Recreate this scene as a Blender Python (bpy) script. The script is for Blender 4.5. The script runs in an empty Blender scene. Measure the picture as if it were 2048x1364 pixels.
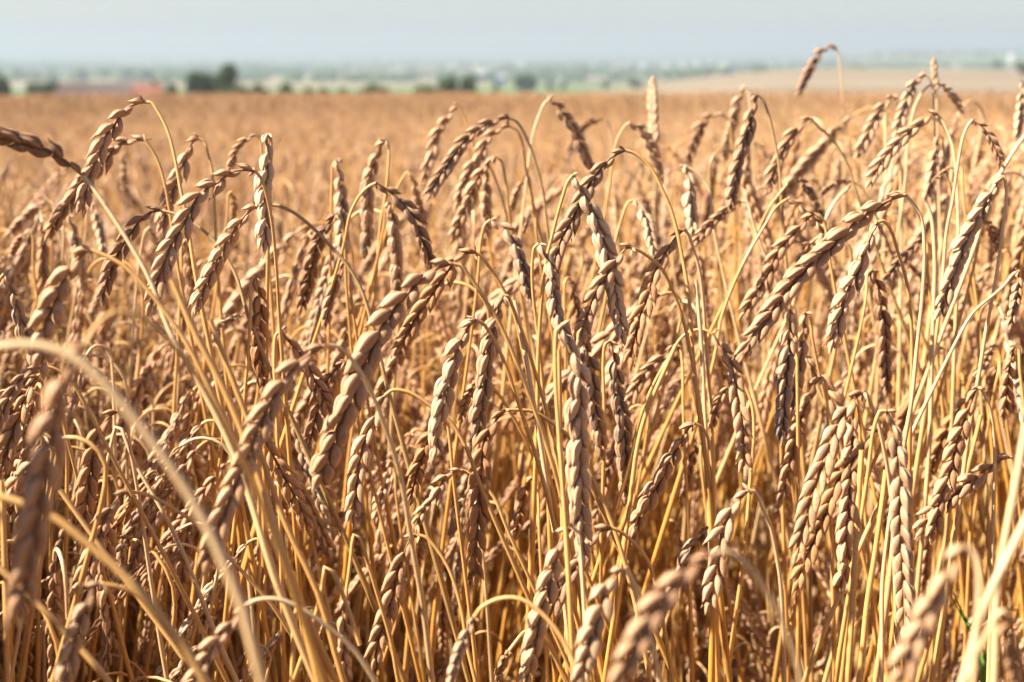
import bpy, math, random
import numpy as np

S = bpy.context.scene
COL = S.collection
R = math.radians

# ---------------------------------------------------------------- camera
FPX = 2048 * 50.0 / 36.0            # focal length in photo pixels
CAM = np.array((0.0, 0.0, 1.45))
PITCH = R(11.57)
cd = bpy.data.cameras.new("camera"); cam = bpy.data.objects.new("camera", cd); COL.objects.link(cam)
cd.lens = 50; cd.sensor_width = 36; cd.clip_start = 0.02; cd.clip_end = 40000
cam.location = CAM; cam.rotation_euler = (math.pi / 2 - PITCH, 0, 0)
cd.dof.use_dof = True; cd.dof.focus_distance = 0.94; cd.dof.aperture_fstop = 7.1
S.camera = cam
FWD = np.array((0, math.cos(PITCH), -math.sin(PITCH)))
RGT = np.array((1.0, 0, 0)); UPV = np.array((0, math.sin(PITCH), math.cos(PITCH)))

# ---------------------------------------------------------------- sky, sun, exposure
SUN_EL, SUN_AZ = 44.0, -96.0       # azimuth clockwise from +Y (camera heading); negative = left
w = bpy.data.worlds.new("World"); S.world = w; w.use_nodes = True
nt = w.node_tree; bg = nt.nodes["Background"]
sky = nt.nodes.new("ShaderNodeTexSky"); sky.sky_type = 'NISHITA'; sky.sun_disc = False
sky.sun_elevation = R(SUN_EL); sky.sun_rotation = R(SUN_AZ); sky.altitude = 250
sky.air_density = 1.0; sky.dust_density = 1.0; sky.ozone_density = 2.0
hz = nt.nodes.new("ShaderNodeMix"); hz.data_type = 'RGBA'; hz.blend_type = 'MULTIPLY'; hz.inputs[0].default_value = 1      # a greyer, dustier blue near the horizon
hz.inputs[7].default_value = (.80, .78, .835, 1)
nt.links.new(sky.outputs[0], hz.inputs[6]); nt.links.new(hz.outputs[2], bg.inputs[0]); bg.inputs[1].default_value = 0.05
sl = bpy.data.lights.new("sun", 'SUN'); sun = bpy.data.objects.new("sun", sl); COL.objects.link(sun)
sl.energy = 5.0; sl.angle = R(0.55); sl.color = (1.0, 0.92, 0.79)
az, el = R(SUN_AZ), R(SUN_EL)
to_sun = np.array((math.sin(az) * math.cos(el), math.cos(az) * math.cos(el), math.sin(el)))
from mathutils import Vector
sun.rotation_euler = Vector(-to_sun).to_track_quat('-Z', 'Y').to_euler(); sun.location = (-6, -1, 7)
S.view_settings.view_transform = 'Standard'; S.view_settings.look = 'None'
S.view_settings.gamma = 1; S.view_settings.exposure = 2.0
S.render.engine = 'CYCLES'
cy = S.cycles; cy.max_bounces = 8; cy.diffuse_bounces = 4; cy.glossy_bounces = 3; cy.transmission_bounces = 4
cy.volume_bounces = 1; cy.use_denoising = True; cy.use_adaptive_sampling = True; cy.adaptive_threshold = 0.015
cy.sample_clamp_indirect = 6

# ---------------------------------------------------------------- helpers
def px(x, y, d):
    """photo pixel + distance along the view axis -> world point"""
    return CAM + d * (FWD + (x - 1024) / FPX * RGT - (y - 682) / FPX * UPV)

def proj(p):
    v = np.asarray(p) - CAM; d = v @ FWD
    return 1024 + FPX * (v @ RGT) / d, 682 - FPX * (v @ UPV) / d, d

def far_point(x, y, Y):
    """photo pixel + distance ahead on the ground -> X, Y and the height of the line of sight there"""
    s = math.tan(math.atan((y - 682) / FPX) + PITCH)
    return Y * (math.cos(PITCH) + s * math.sin(PITCH)) * (x - 1024) / FPX, Y, CAM[2] - s * Y

def sstep(a, b, x):
    t = np.clip((x - a) / (b - a), 0, 1); return t * t * (3 - 2 * t)

def ground_z(x, y):
    """terrain: field sloping gently away, crest at about 155 m, wide valley, rise and hills to the right"""
    x = np.asarray(x, float); y = np.asarray(y, float); D = np.hypot(x, y)
    z = np.interp(D, [0, 3, 155, 190, 300, 450, 700, 1000, 1500, 2200, 4000, 9000, 30000],
                  [0, -.05, -4.45, -6.2, -14.5, -18.5, -22.0, -27.0, -34.0, -41.0, -49.0, -53.0, -60])
    A = np.arctan2(x, np.maximum(y, 1e-6)); A = np.where(y <= 0, np.sign(x) * 1.6, A)
    z = z + 16.5 * np.exp(-((D - 1300) / 520.0) ** 2) * sstep(.045, .21, A)
    z = z + (60 * sstep(.10, .40, A)) * np.exp(-((D - 7600) / 1500.0) ** 2)
    z = z + (34 * sstep(.17, .27, A)) * np.exp(-((D - 4300) / 600.0) ** 2)
    return z

def mesh_from(name, V, Q, mats, tint=None, uv=None, smooth=True, T=None, mi=None):
    me = bpy.data.meshes.new(name)
    V = np.asarray(V, np.float32)
    Q = np.zeros((0, 4), np.int32) if Q is None else np.asarray(Q, np.int32).reshape(-1, 4)
    T = np.zeros((0, 3), np.int32) if T is None else np.asarray(T, np.int32).reshape(-1, 3)
    me.vertices.add(len(V)); me.vertices.foreach_set("co", V.ravel())
    nl = Q.size + T.size; me.loops.add(nl)
    li = np.concatenate([Q.ravel(), T.ravel()]); me.loops.foreach_set("vertex_index", li)
    npg = len(Q) + len(T); me.polygons.add(npg)
    ls = np.concatenate([np.arange(len(Q)) * 4, Q.size + np.arange(len(T)) * 3]).astype(np.int32)
    me.polygons.foreach_set("loop_start", ls)
    me.polygons.foreach_set("use_smooth", np.full(npg, smooth))
    for m in (mats if isinstance(mats, (list, tuple)) else [mats]): me.materials.append(m)
    if mi is not None: me.polygons.foreach_set("material_index", np.asarray(mi, np.int32))
    if tint is not None:
        a = me.color_attributes.new("tint", 'FLOAT_COLOR', 'POINT'); a.data.foreach_set("color", np.asarray(tint, np.float32).ravel())
    if uv is not None:
        u = me.uv_layers.new(name="UVMap"); u.data.foreach_set("uv", np.asarray(uv, np.float32)[li].ravel())
    me.update(calc_edges=True); me.validate()
    return me

def smooth_path(P, n):
    """Catmull-Rom through P, resampled to n points evenly by length"""
    P = np.asarray(P, float)
    if len(P) == 2: P = np.array([P[0], (P[0] + P[1]) / 2, P[1]])
    t = np.concatenate([[0], np.cumsum(np.sqrt(np.linalg.norm(np.diff(P, axis=0), axis=1)) + 1e-9)])
    M = np.gradient(P, t, axis=0)
    tt = np.linspace(0, t[-1], max(60, n * 4)); k = np.clip(np.searchsorted(t, tt, 'right') - 1, 0, len(P) - 2)
    h = (t[k + 1] - t[k])[:, None]; s = ((tt - t[k])[:, None]) / h
    C = ((2*s**3-3*s**2+1)*P[k] + (s**3-2*s**2+s)*h*M[k] + (-2*s**3+3*s**2)*P[k+1] + (s**3-s**2)*h*M[k+1])
    L = np.concatenate([[0], np.cumsum(np.linalg.norm(np.diff(C, axis=0), axis=1))])
    q = np.linspace(0, L[-1], n)
    return np.stack([np.interp(q, L, C[:, i]) for i in range(3)], 1), L[-1]

def at_len(C, q):
    L = np.concatenate([[0], np.cumsum(np.linalg.norm(np.diff(C, axis=0), axis=1))])
    return np.stack([np.interp(q, L, C[:, i]) for i in range(3)], 1)

def nrm(v): return v / (np.linalg.norm(v, axis=-1, keepdims=True) + 1e-12)

def tube(P, rad, k=7, tint=None):
    """round stem along P; UV: u round, v metres along"""
    P = np.asarray(P, float); n = len(P); rad = np.broadcast_to(rad, (n,))
    T = nrm(np.gradient(P, axis=0))
    ref = np.array((0.31, 0.95, 0.05)) if abs(T[0] @ np.array((0.31, .95, .05))) < .9 else np.array((1.0, 0, 0))
    N = np.zeros((n, 3)); a = nrm(ref - (ref @ T[0]) * T[0])
    for i in range(n):
        a = a - (a @ T[i]) * T[i]; a = a / np.linalg.norm(a); N[i] = a
    B = np.cross(T, N); th = np.linspace(0, 2 * math.pi, k, endpoint=False)
    V = P[:, None] + rad[:, None, None] * (np.cos(th)[None, :, None] * N[:, None] + np.sin(th)[None, :, None] * B[:, None])
    i = np.arange(n - 1)[:, None] * k; j = np.arange(k)[None]; j2 = (j + 1) % k
    Q = np.stack([i + j, i + j2, i + k + j2, i + k + j], -1).reshape(-1, 4)
    L = np.concatenate([[0], np.cumsum(np.linalg.norm(np.diff(P, axis=0), axis=1))])
    uv = np.stack([np.broadcast_to(np.abs(np.linspace(-1, 1, k, endpoint=False))[None], (n, k)), np.broadcast_to(L[:, None], (n, k))], -1).reshape(-1, 2)
    return V.reshape(-1, 3), Q, uv

class Acc:
    def __init__(s): s.V, s.Q, s.U, s.C, s.M, s.n = [], [], [], [], [], 0
    def add(s, V, Q, uv, c, m=0):
        V = np.asarray(V); s.V.append(V); s.Q.append(np.asarray(Q) + s.n); s.U.append(uv)
        c = np.asarray(c, float); s.C.append(np.broadcast_to(c, (len(V), 4))); s.M.append(np.full(len(Q), m)); s.n += len(V)
    def arrays(s): return np.concatenate(s.V), np.concatenate(s.Q), np.concatenate(s.U), np.concatenate(s.C), np.concatenate(s.M)
    def mesh(s, name, mats, off=(0, 0, 0)):
        V, Q, U, C, M = s.arrays()
        return mesh_from(name, V - np.asarray(off), Q, mats, C, U, True, None, M)

# ---------------------------------------------------------------- materials
def new_mat(name):
    m = bpy.data.materials.new(name); m.use_nodes = True
    t = m.node_tree; b = t.nodes["Principled BSDF"]; return m, t, b

def N(t, typ, **kw):
    n = t.nodes.new(typ)
    for k, v in kw.items(): setattr(n, k, v)
    return n

def mixc(t, fac, a, b, blend='MIX'):
    n = N(t, "ShaderNodeMix", data_type='RGBA', blend_type=blend); n.clamp_factor = True
    for s, v in ((n.inputs[0], fac), (n.inputs[6], a), (n.inputs[7], b)):
        if hasattr(v, "links") or isinstance(v, bpy.types.NodeSocket): t.links.new(v, s)
        else: s.default_value = v if not isinstance(v, tuple) else (*v, 1)[:4]
    return n.outputs[2]

def mth(t, op, a, b=0.0, clamp=False):
    n = N(t, "ShaderNodeMath", operation=op, use_clamp=clamp)
    for s, v in ((n.inputs[0], a), (n.inputs[1], b)):
        if isinstance(v, bpy.types.NodeSocket): t.links.new(v, s)
        else: s.default_value = v
    return n.outputs[0]

def ramp(t, fac, stops):
    r = N(t, "ShaderNodeValToRGB"); e = r.color_ramp.elements
    while len(e) < len(stops): e.new(.5)
    for q, (p, c) in zip(e, stops): q.position = p; q.color = (*c, 1)
    t.links.new(fac, r.inputs[0]); return r.outputs[0]

def finish(t, b, col, rough, spec, transl, height=None, dist=.001, strength=.5):
    """principled + a little transmitted light for thin dry straw"""
    t.links.new(col, b.inputs["Base Color"]); b.inputs["Roughness"].default_value = rough
    b.inputs["Specular IOR Level"].default_value = spec
    if height is not None:
        bp = N(t, "ShaderNodeBump"); bp.inputs["Strength"].default_value = strength; bp.inputs["Distance"].default_value = dist
        t.links.new(height, bp.inputs["Height"]); t.links.new(bp.outputs[0], b.inputs["Normal"])
    if transl:
        tr = N(t, "ShaderNodeBsdfTranslucent"); t.links.new(col, tr.inputs[0])
        ms = N(t, "ShaderNodeMixShader"); ms.inputs[0].default_value = transl
        t.links.new(b.outputs[0], ms.inputs[1]); t.links.new(tr.outputs[0], ms.inputs[2])
        t.links.new(ms.outputs[0], t.nodes["Material Output"].inputs[0])

def ear_mat(name, lo, hi, mid, greyamt):
    m, t, b = new_mat(name)
    at = N(t, "ShaderNodeAttribute", attribute_name="tint"); sp = N(t, "ShaderNodeSeparateColor"); t.links.new(at.outputs[0], sp.inputs[0])
    oi = N(t, "ShaderNodeObjectInfo")
    rnd = mth(t, 'ADD', mth(t, 'MULTIPLY', sp.outputs[0], .6), mth(t, 'MULTIPLY', oi.outputs["Random"], .4))
    base = ramp(t, rnd, [(0, lo), (.5, mid), (1, hi)])
    uv = N(t, "ShaderNodeUVMap"); sx = N(t, "ShaderNodeSeparateXYZ"); t.links.new(uv.outputs[0], sx.inputs[0])
    # long fine veins over each glume, paler papery margin towards its tip
    geo = N(t, "ShaderNodeTexCoord")
    ns = N(t, "ShaderNodeTexNoise"); ns.inputs["Scale"].default_value = 160; ns.inputs["Detail"].default_value = 3; t.links.new(geo.outputs["Object"], ns.inputs["Vector"])
    wv = mth(t, 'SINE', mth(t, 'ADD', mth(t, 'MULTIPLY', sx.outputs[0], 62.0), mth(t, 'MULTIPLY', ns.outputs[0], 4.0)))
    vein = mth(t, 'ADD', mth(t, 'MULTIPLY', wv, .5), .5)
    c1 = mixc(t, mth(t, 'MULTIPLY', vein, .45), base, (lo[0]*.62, lo[1]*.58, lo[2]*.5))
    tip = mth(t, 'MULTIPLY', mth(t, 'SUBTRACT', sx.outputs[1], .55, True), 1.1, True)
    c2 = mixc(t, tip, c1, (hi[0]*1.05, hi[1]*1.05, hi[2]*1.08))
    # brownish foot of each glume and blotches
    foot = mth(t, 'MULTIPLY', mth(t, 'SUBTRACT', .22, sx.outputs[1], True), 2.2, True)
    c3 = mixc(t, foot, c2, (lo[0]*.6, lo[1]*.5, lo[2]*.42))
    n2 = N(t, "ShaderNodeTexNoise"); n2.inputs["Scale"].default_value = 70; n2.inputs["Detail"].default_value = 4; t.links.new(geo.outputs["Object"], n2.inputs["Vector"])
    gr = mth(t, 'MULTIPLY', mth(t, 'MULTIPLY', mth(t, 'SUBTRACT', n2.outputs[0], .36, True), 3.2, True), mth(t, 'MULTIPLY', sp.outputs[1], greyamt, True), True)
    c4 = mixc(t, gr, c3, (.17, .145, .115))
    n3 = N(t, "ShaderNodeTexNoise"); n3.inputs["Scale"].default_value = 900; n3.inputs["Detail"].default_value = 2; t.links.new(geo.outputs["Object"], n3.inputs["Vector"])
    spk = mth(t, 'MULTIPLY', mth(t, 'SUBTRACT', n3.outputs[0], .56, True), 5.0, True)
    c5 = mixc(t, spk, c4, (lo[0]*.5, lo[1]*.45, lo[2]*.4))
    keel = mth(t, 'MULTIPLY', mth(t, 'SUBTRACT', sx.outputs[0], .80, True), 5.0, True)       # pale keel, dark seam along the inner margin
    rim = mth(t, 'MULTIPLY', mth(t, 'SUBTRACT', .30, sx.outputs[0], True), 3.2, True)
    c6 = mixc(t, mth(t, 'MULTIPLY', keel, .5), c5, (hi[0]*1.1, hi[1]*1.1, hi[2]*1.1))
    c6 = mixc(t, mth(t, 'MULTIPLY', rim, .6), c6, (lo[0]*.55, lo[1]*.48, lo[2]*.4))
    edge = mth(t, 'MULTIPLY', mth(t, 'SUBTRACT', sx.outputs[1], .86, True), 6.0, True)      # scorched blunt tip
    c6 = mixc(t, mth(t, 'MULTIPLY', edge, .6), c6, (lo[0]*.6, lo[1]*.5, lo[2]*.42))
    h = mth(t, 'ADD', mth(t, 'MULTIPLY', vein, .7), mth(t, 'MULTIPLY', ns.outputs[0], .6))
    finish(t, b, c6, .55, .34, .05, h, .0003, .5)
    return m

def stem_mat(name, top, low, node):
    m, t, b = new_mat(name)
    at = N(t, "ShaderNodeAttribute", attribute_name="tint"); sp = N(t, "ShaderNodeSeparateColor"); t.links.new(at.outputs[0], sp.inputs[0])
    oi = N(t, "ShaderNodeObjectInfo")
    base = mixc(t, sp.outputs[2], top, low)
    base = mixc(t, mth(t, 'MULTIPLY', mth(t, 'ADD', sp.outputs[0], oi.outputs["Random"]), .22), base, node)
    uv = N(t, "ShaderNodeUVMap"); mp = N(t, "ShaderNodeMapping"); mp.inputs["Scale"].default_value = (11, 18, 1)
    t.links.new(uv.outputs[0], mp.inputs[0])
    ns = N(t, "ShaderNodeTexNoise"); ns.inputs["Scale"].default_value = 1.0; ns.inputs["Detail"].default_value = 3; t.links.new(mp.outputs[0], ns.inputs["Vector"])
    c1 = mixc(t, mth(t, 'MULTIPLY', mth(t, 'SUBTRACT', ns.outputs[0], .42, True), 2.4, True), base, (node[0]*.8, node[1]*.7, node[2]*.55))
    geo = N(t, "ShaderNodeTexCoord")
    n3 = N(t, "ShaderNodeTexNoise"); n3.inputs["Scale"].default_value = 420; n3.inputs["Detail"].default_value = 2; t.links.new(geo.outputs["Object"], n3.inputs["Vector"])
    c2 = mixc(t, mth(t, 'MULTIPLY', mth(t, 'SUBTRACT', n3.outputs[0], .64, True), 5.0, True), c1, (.16, .09, .04))
    c3 = mixc(t, sp.outputs[1], c2, (.17, .10, .05))
    finish(t, b, c3, .36, .5, .13, ns.outputs[0], .0005, .5)
    return m

EARM = {
    'tan':    ear_mat("ear_tan",    (0.335, 0.163, 0.0766), (0.713, 0.448, 0.253), (0.523, 0.285, 0.136), .6),
    'orange': ear_mat("ear_orange", (0.32, 0.136, 0.0496), (0.595, 0.338, 0.155), (0.453, 0.222, 0.089), .5),
    'pale':   ear_mat("ear_pale",   (0.368, 0.206, 0.105), (0.713, 0.49, 0.305), (0.536, 0.332, 0.179), .8),
    'grey':   ear_mat("ear_grey",   (0.32, 0.172, 0.089), (0.655, 0.432, 0.26), (0.475, 0.28, 0.146), 1.2),
    'dark':   ear_mat("ear_dark",   (0.238, 0.114, 0.0531), (0.475, 0.273, 0.148), (0.346, 0.18, 0.0866), .9),
    'pink':   ear_mat("ear_pink",   (0.32, 0.161, 0.0792), (0.655, 0.396, 0.229), (0.475, 0.257, 0.13), .4),
}
STEMM = {
    'gold': stem_mat("stem_gold", (.70, .425, .155), (.64, .305, .042), (.42, .175, .028)),
    'pale': stem_mat("stem_pale", (.74, .53, .295), (.66, .395, .125), (.52, .31, .125)),
    'olive': stem_mat("stem_olive", (.48, .32, .145), (.46, .25, .06), (.32, .17, .05)),
}
LITTERM = stem_mat("withered_leaf", (.26, .155, .08), (.17, .095, .045), (.12, .065, .03))  # dark leaf brown that imitates deep shade low in the crop
LEAFM = stem_mat("dry_leaf", (.46, .30, .165), (.30, .175, .085), (.22, .12, .06))

# ---------------------------------------------------------------- the ear: two rows of glumed spikelets on a thin axis
def piece(k, m, L, wx, wy, oy, ox, prof, bow, keel, flat):
    """one boat-shaped husk; X away from the axis, Y across the ear, Z towards the tip"""
    sgn = 1 if oy >= 0 else -1; ka = sgn * .8
    s = np.linspace(0, 1, m); th = ka + np.linspace(0, 2 * math.pi, k, endpoint=False)     # a row of corners runs along the keel
    wd = np.interp(s, prof[0], prof[1]); c, sn = np.cos(th), np.sin(th)
    kd = 1 + keel * np.clip(np.cos(th - ka), 0, 1) ** 14
    yy = sn * np.where(sn * sgn < 0, flat, 1.0) if oy else sn
    X = ox + bow * np.sin(math.pi * np.clip(s * .95, 0, 1))[:, None] + wx * wd[:, None] * (c * kd)[None]
    X = X + .18 * L / 3 * (s ** 7)[:, None]
    Y = oy * (1 - .35 * s ** 2)[:, None] + wy * wd[:, None] * (yy * kd)[None]
    # the blunt, toothed shoulder of the glume: the keel runs on past the papery edge
    Z = L * (s[:, None] + (.10 if oy else .02) * s[:, None] ** 5 * np.clip(np.cos(th - ka), -.3, 1)[None] ** 3)
    V = np.stack([X, Y, Z], -1).reshape(-1, 3)
    i = np.arange(m - 1)[:, None] * k; j = np.arange(k)[None]; j2 = (j + 1) % k
    Q = np.stack([i + j, i + j2, i + k + j2, i + k + j], -1).reshape(-1, 4)
    U = np.stack([np.broadcast_to((np.abs(np.linspace(-1, 1, k, endpoint=False)))[None], (m, k)), np.broadcast_to(s[:, None], (m, k))], -1).reshape(-1, 2)
    return V, Q, U

GL = ([0, .08, .20, .34, .48, .62, .76, .87, .95, 1], [.12, .34, .68, .92, 1, .95, .80, .60, .42, .28])
LM = ([0, .1, .3, .5, .7, .85, .94, 1], [.1, .45, .85, 1, .8, .48, .22, .02])
def template(lod, rng):
    j = lambda a: rng.uniform(-a, a)
    if lod == 2:
        return [piece(10, 11, 2.35 + j(.15), .50 + j(.07), .40, .29 + j(.06), .0, GL, .20 + j(.06), .28, .45),
                piece(10, 11, 2.35 + j(.15), .50 + j(.07), .40, -.29 + j(.06), .0, GL, .20 + j(.06), .28, .45),
                piece(7, 8, 2.75 + j(.35), .34, .26, .13 + j(.06), .10, LM, .20, .1, .8),
                piece(7, 8, 2.65 + j(.35), .34, .26, -.13 + j(.06), .10, LM, .20, .1, .8)]
    if lod == 1:
        return [piece(6, 6, 2.35, .50, .41, .29, .0, GL, .20, .26, .6), piece(6, 6, 2.35, .50, .41, -.29, .0, GL, .20, .26, .6),
                piece(4, 4, 2.7, .34, .30, 0.0, .12, LM, .2, 0, 1)]
    return [piece(5, 4, 2.9, .54, .62, 0.0, .05, ([0, .33, .67, 1], [.2, 1, .85, .08]), .25, 0, 1)]

def build_ear(acc, path, n, roll, rng, grey=0.0, lod=2, view=None, fat=1.0, awn=.6):
    """path: points from neck to tip. roll 0 shows both rows to the viewer, 90 shows the narrow side."""
    C, L = smooth_path(path, 80)
    p = L / (n + 1.2)
    u = np.linspace(0, 1, n)
    q = L * (.015 + .90 * (u ** .92))
    P = at_len(C, q); T = nrm(at_len(np.gradient(C, axis=0), q)) if False else nrm(np.stack([np.interp(q, np.linspace(0, L, 80), g) for g in np.gradient(C, axis=0).T], 1))
    sz = np.interp(u, [0, .05, .14, .3, .6, .82, .94, 1], [.62, .78, .94, 1.04, 1.03, .9, .76, .66]) * p
    twist = rng.uniform(-.5, .5)
    ref = None
    ear_r = rng.random(); gcen = rng.uniform(0, 1.0); gwid = rng.uniform(.12, .4)
    for i in range(n):
        t = T[i]
        v = (P[i] - CAM) if view is not None else None
        if v is not None: side = np.cross(t, v)
        else:
            if ref is None: ref = np.cross(t, (0.3, 1, 0.2)) if abs(t @ nrm(np.array((.3, 1, .2)))) < .95 else np.cross(t, (1, 0, 0))
            side = ref - (ref @ t) * t; ref = side
        side = side / (np.linalg.norm(side) + 1e-9); nn = np.cross(side, t)
        a = roll + twist * (u[i] - .5) + rng.uniform(-.10, .10)
        Rw = math.cos(a) * side + math.sin(a) * nn; sgn = 1 if i % 2 else -1
        X = sgn * Rw; Y = np.cross(t, X)
        last = i == n - 1
        tilt = R(0 if last else rng.uniform(8, 17)) * (1.0 if u[i] > .12 else .75)
        Z = math.cos(tilt) * t + math.sin(tilt) * X; X2 = math.cos(tilt) * X - math.sin(tilt) * t
        wob = rng.uniform(-.11, .11); Z = nrm(Z + wob * Y)
        s = sz[i] * rng.uniform(.88, 1.10)
        r = min(1, max(0, .55 * ear_r + .45 * rng.random()))
        g = grey * (math.exp(-((u[i] - gcen) / gwid) ** 2) + (.7 if rng.random() < .12 else 0))
        base = P[i] + X * (0 if last else .13 * p)
        tm = template(lod, rng)
        for kpi, (V, Q, U) in enumerate(tm):
            W = base + s * fat * (V[:, :1] * X2 + V[:, 1:2] * Y) + s * V[:, 2:3] * Z
            acc.add(W, Q, U, (min(1, max(0, r + rng.uniform(-.22, .22))), g, U[0, 1], 1 if kpi < 2 else 0), 0)
        if lod == 2 and (u[i] > .75 or rng.random() < .12) and rng.random() < awn:
            ln = s * (2.7 + rng.uniform(.5, 2.2 if u[i] > .85 else 1.0)); d = nrm(Z + .1 * Y * rng.uniform(-1, 1))
            V, Q, U = tube(base + np.linspace(.86, 1, 4)[:, None] * ln * d + np.array([[0], [.0], [.04], [.12]]) * s * X, np.array([.10, .08, .05, .012]) * p, 4)
            acc.add(V, Q, U, (.9, g, .5, 0), 0)
    if lod:
        V, Q, U = tube(C[::4] , .16 * p, 5); acc.add(V, Q, U, (.3, 0, .5, 0), 0)
    if lod == 2:      # papery collar and stunted lowest husks at the neck
        t = T[0]; side = nrm(np.cross(t, (0.2, 1, 0.1))); nn = np.cross(side, t)
        for kk in range(rng.choice((1, 2, 2, 3))):
            a = rng.uniform(0, 6.28); X = math.cos(a) * side + math.sin(a) * nn; Y = np.cross(t, X); Z = nrm(t * rng.uniform(-.2, .9) + X * .7)
            V, Q, U = piece(6, 5, 1.5, .26, .17, 0.0, 0, LM, .05, 0, 1)
            W = C[0] + p * .8 * (V[:, :1] * np.cross(Y, Z) + V[:, 1:2] * Y + V[:, 2:3] * Z)
            acc.add(W, Q, U, (.75, .3 * grey, .6, 0), 0)
    return p

def build_stem(acc, path, n, r_top, r_low, rng, lod=2):
    """path from the neck down to the root"""
    C, L = smooth_path(path, 260); q = L * np.linspace(0, 1, n) ** 1.9; C = at_len(C, q); q = q * 1.0      # closer rings where the neck bends
    rad = r_top + (r_low - r_top) * sstep(0, .30, q)
    tint = np.zeros((n, 4)); tint[:, 0] = rng.random() * .8; tint[:, 2] = sstep(.04, .42, q) * rng.uniform(.6, 1.0)
    if lod == 2:
        C = C + np.stack([np.interp(q, np.linspace(0, L, 9), np.array([0] + [rng.uniform(-1, 1) for _ in range(8)]) * .0016) for _ in range(3)], 1)
    k0 = rng.uniform(.30, .44)        # a node with its leaf sheath below
    for kn in (k0, k0 + rng.uniform(.22, .3)):
        if kn < L:
            b = np.exp(-((q - kn) / .006) ** 2); rad = rad + .0009 * b; tint[:, 1] = np.maximum(tint[:, 1], b * .9)
            rad = rad + .0003 * ((q < kn) & (q > kn - .12))
    V, Q, U = tube(C, rad, (8, 6, 4)[2 - lod] if lod else 4)
    k = len(V) // n
    acc.add(V, Q, U, np.repeat(tint, k, 0), 0)

def build_leaf(acc, P0, d, L, wd, rng, curl=1.0):
    """one withered leaf blade, twisted and drooping"""
    n = 22; s = np.linspace(0, 1, n); d = nrm(np.asarray(d, float)); up = np.array((0, 0, 1.0))
    pts = [np.asarray(P0, float)]; v = nrm(d + up * rng.uniform(.3, 1.1))
    for i in range(n - 1):
        v = nrm(v + np.array((rng.uniform(-.1, .1), rng.uniform(-.1, .1), -.16 * curl * (1 + rng.uniform(-.5, .9))))); pts.append(pts[-1] + v * L / n)
    P = np.array(pts); T = nrm(np.gradient(P, axis=0)); tw = rng.uniform(-3.5, 3.5)
    side = nrm(np.cross(T, up + .01)); nn = np.cross(side, T); a = tw * s
    A = np.cos(a)[:, None] * side + np.sin(a)[:, None] * nn; B = np.cross(T, A)
    wv = wd * np.clip(np.minimum(s * 8, 1), 0, 1) * (1 - s ** 2.2) * .5 + .0003
    rows = []
    for e, h in ((-1, .45), (-.5, .08), (0, -.12), (.5, .08), (1, .45)):
        rows.append(P + A * (wv * e)[:, None] + B * (wv * h)[:, None])
    V = np.stack(rows, 1).reshape(-1, 3); i = np.arange(n - 1)[:, None] * 5; j = np.arange(4)[None]
    Q = np.stack([i + j, i + j + 1, i + 5 + j + 1, i + 5 + j], -1).reshape(-1, 4)
    U = np.stack([np.broadcast_to(np.linspace(0, 1, 5)[None], (n, 5)), np.broadcast_to((s * L)[:, None], (n, 5))], -1).reshape(-1, 2)
    acc.add(V, Q, U, (rng.random(), .0, rng.random(), 0), 0)

# ---------------------------------------------------------------- things
def thing(name, loc, label, cat, group=None):
    o = bpy.data.objects.new(name, None); COL.objects.link(o); o.location = loc; o.empty_display_size = .05
    o["label"] = label; o["category"] = cat
    if group: o["group"] = group
    return o

def part(name, me, parent):
    o = bpy.data.objects.new(name, me); COL.objects.link(o); o.parent = parent; return o

def solid(name, me, label=None, cat=None, kind=None, group=None):
    o = bpy.data.objects.new(name, me); COL.objects.link(o)
    if kind: o["kind"] = kind
    if label: o["label"] = label
    if cat: o["category"] = cat
    if group: o["group"] = group
    return o

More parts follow.
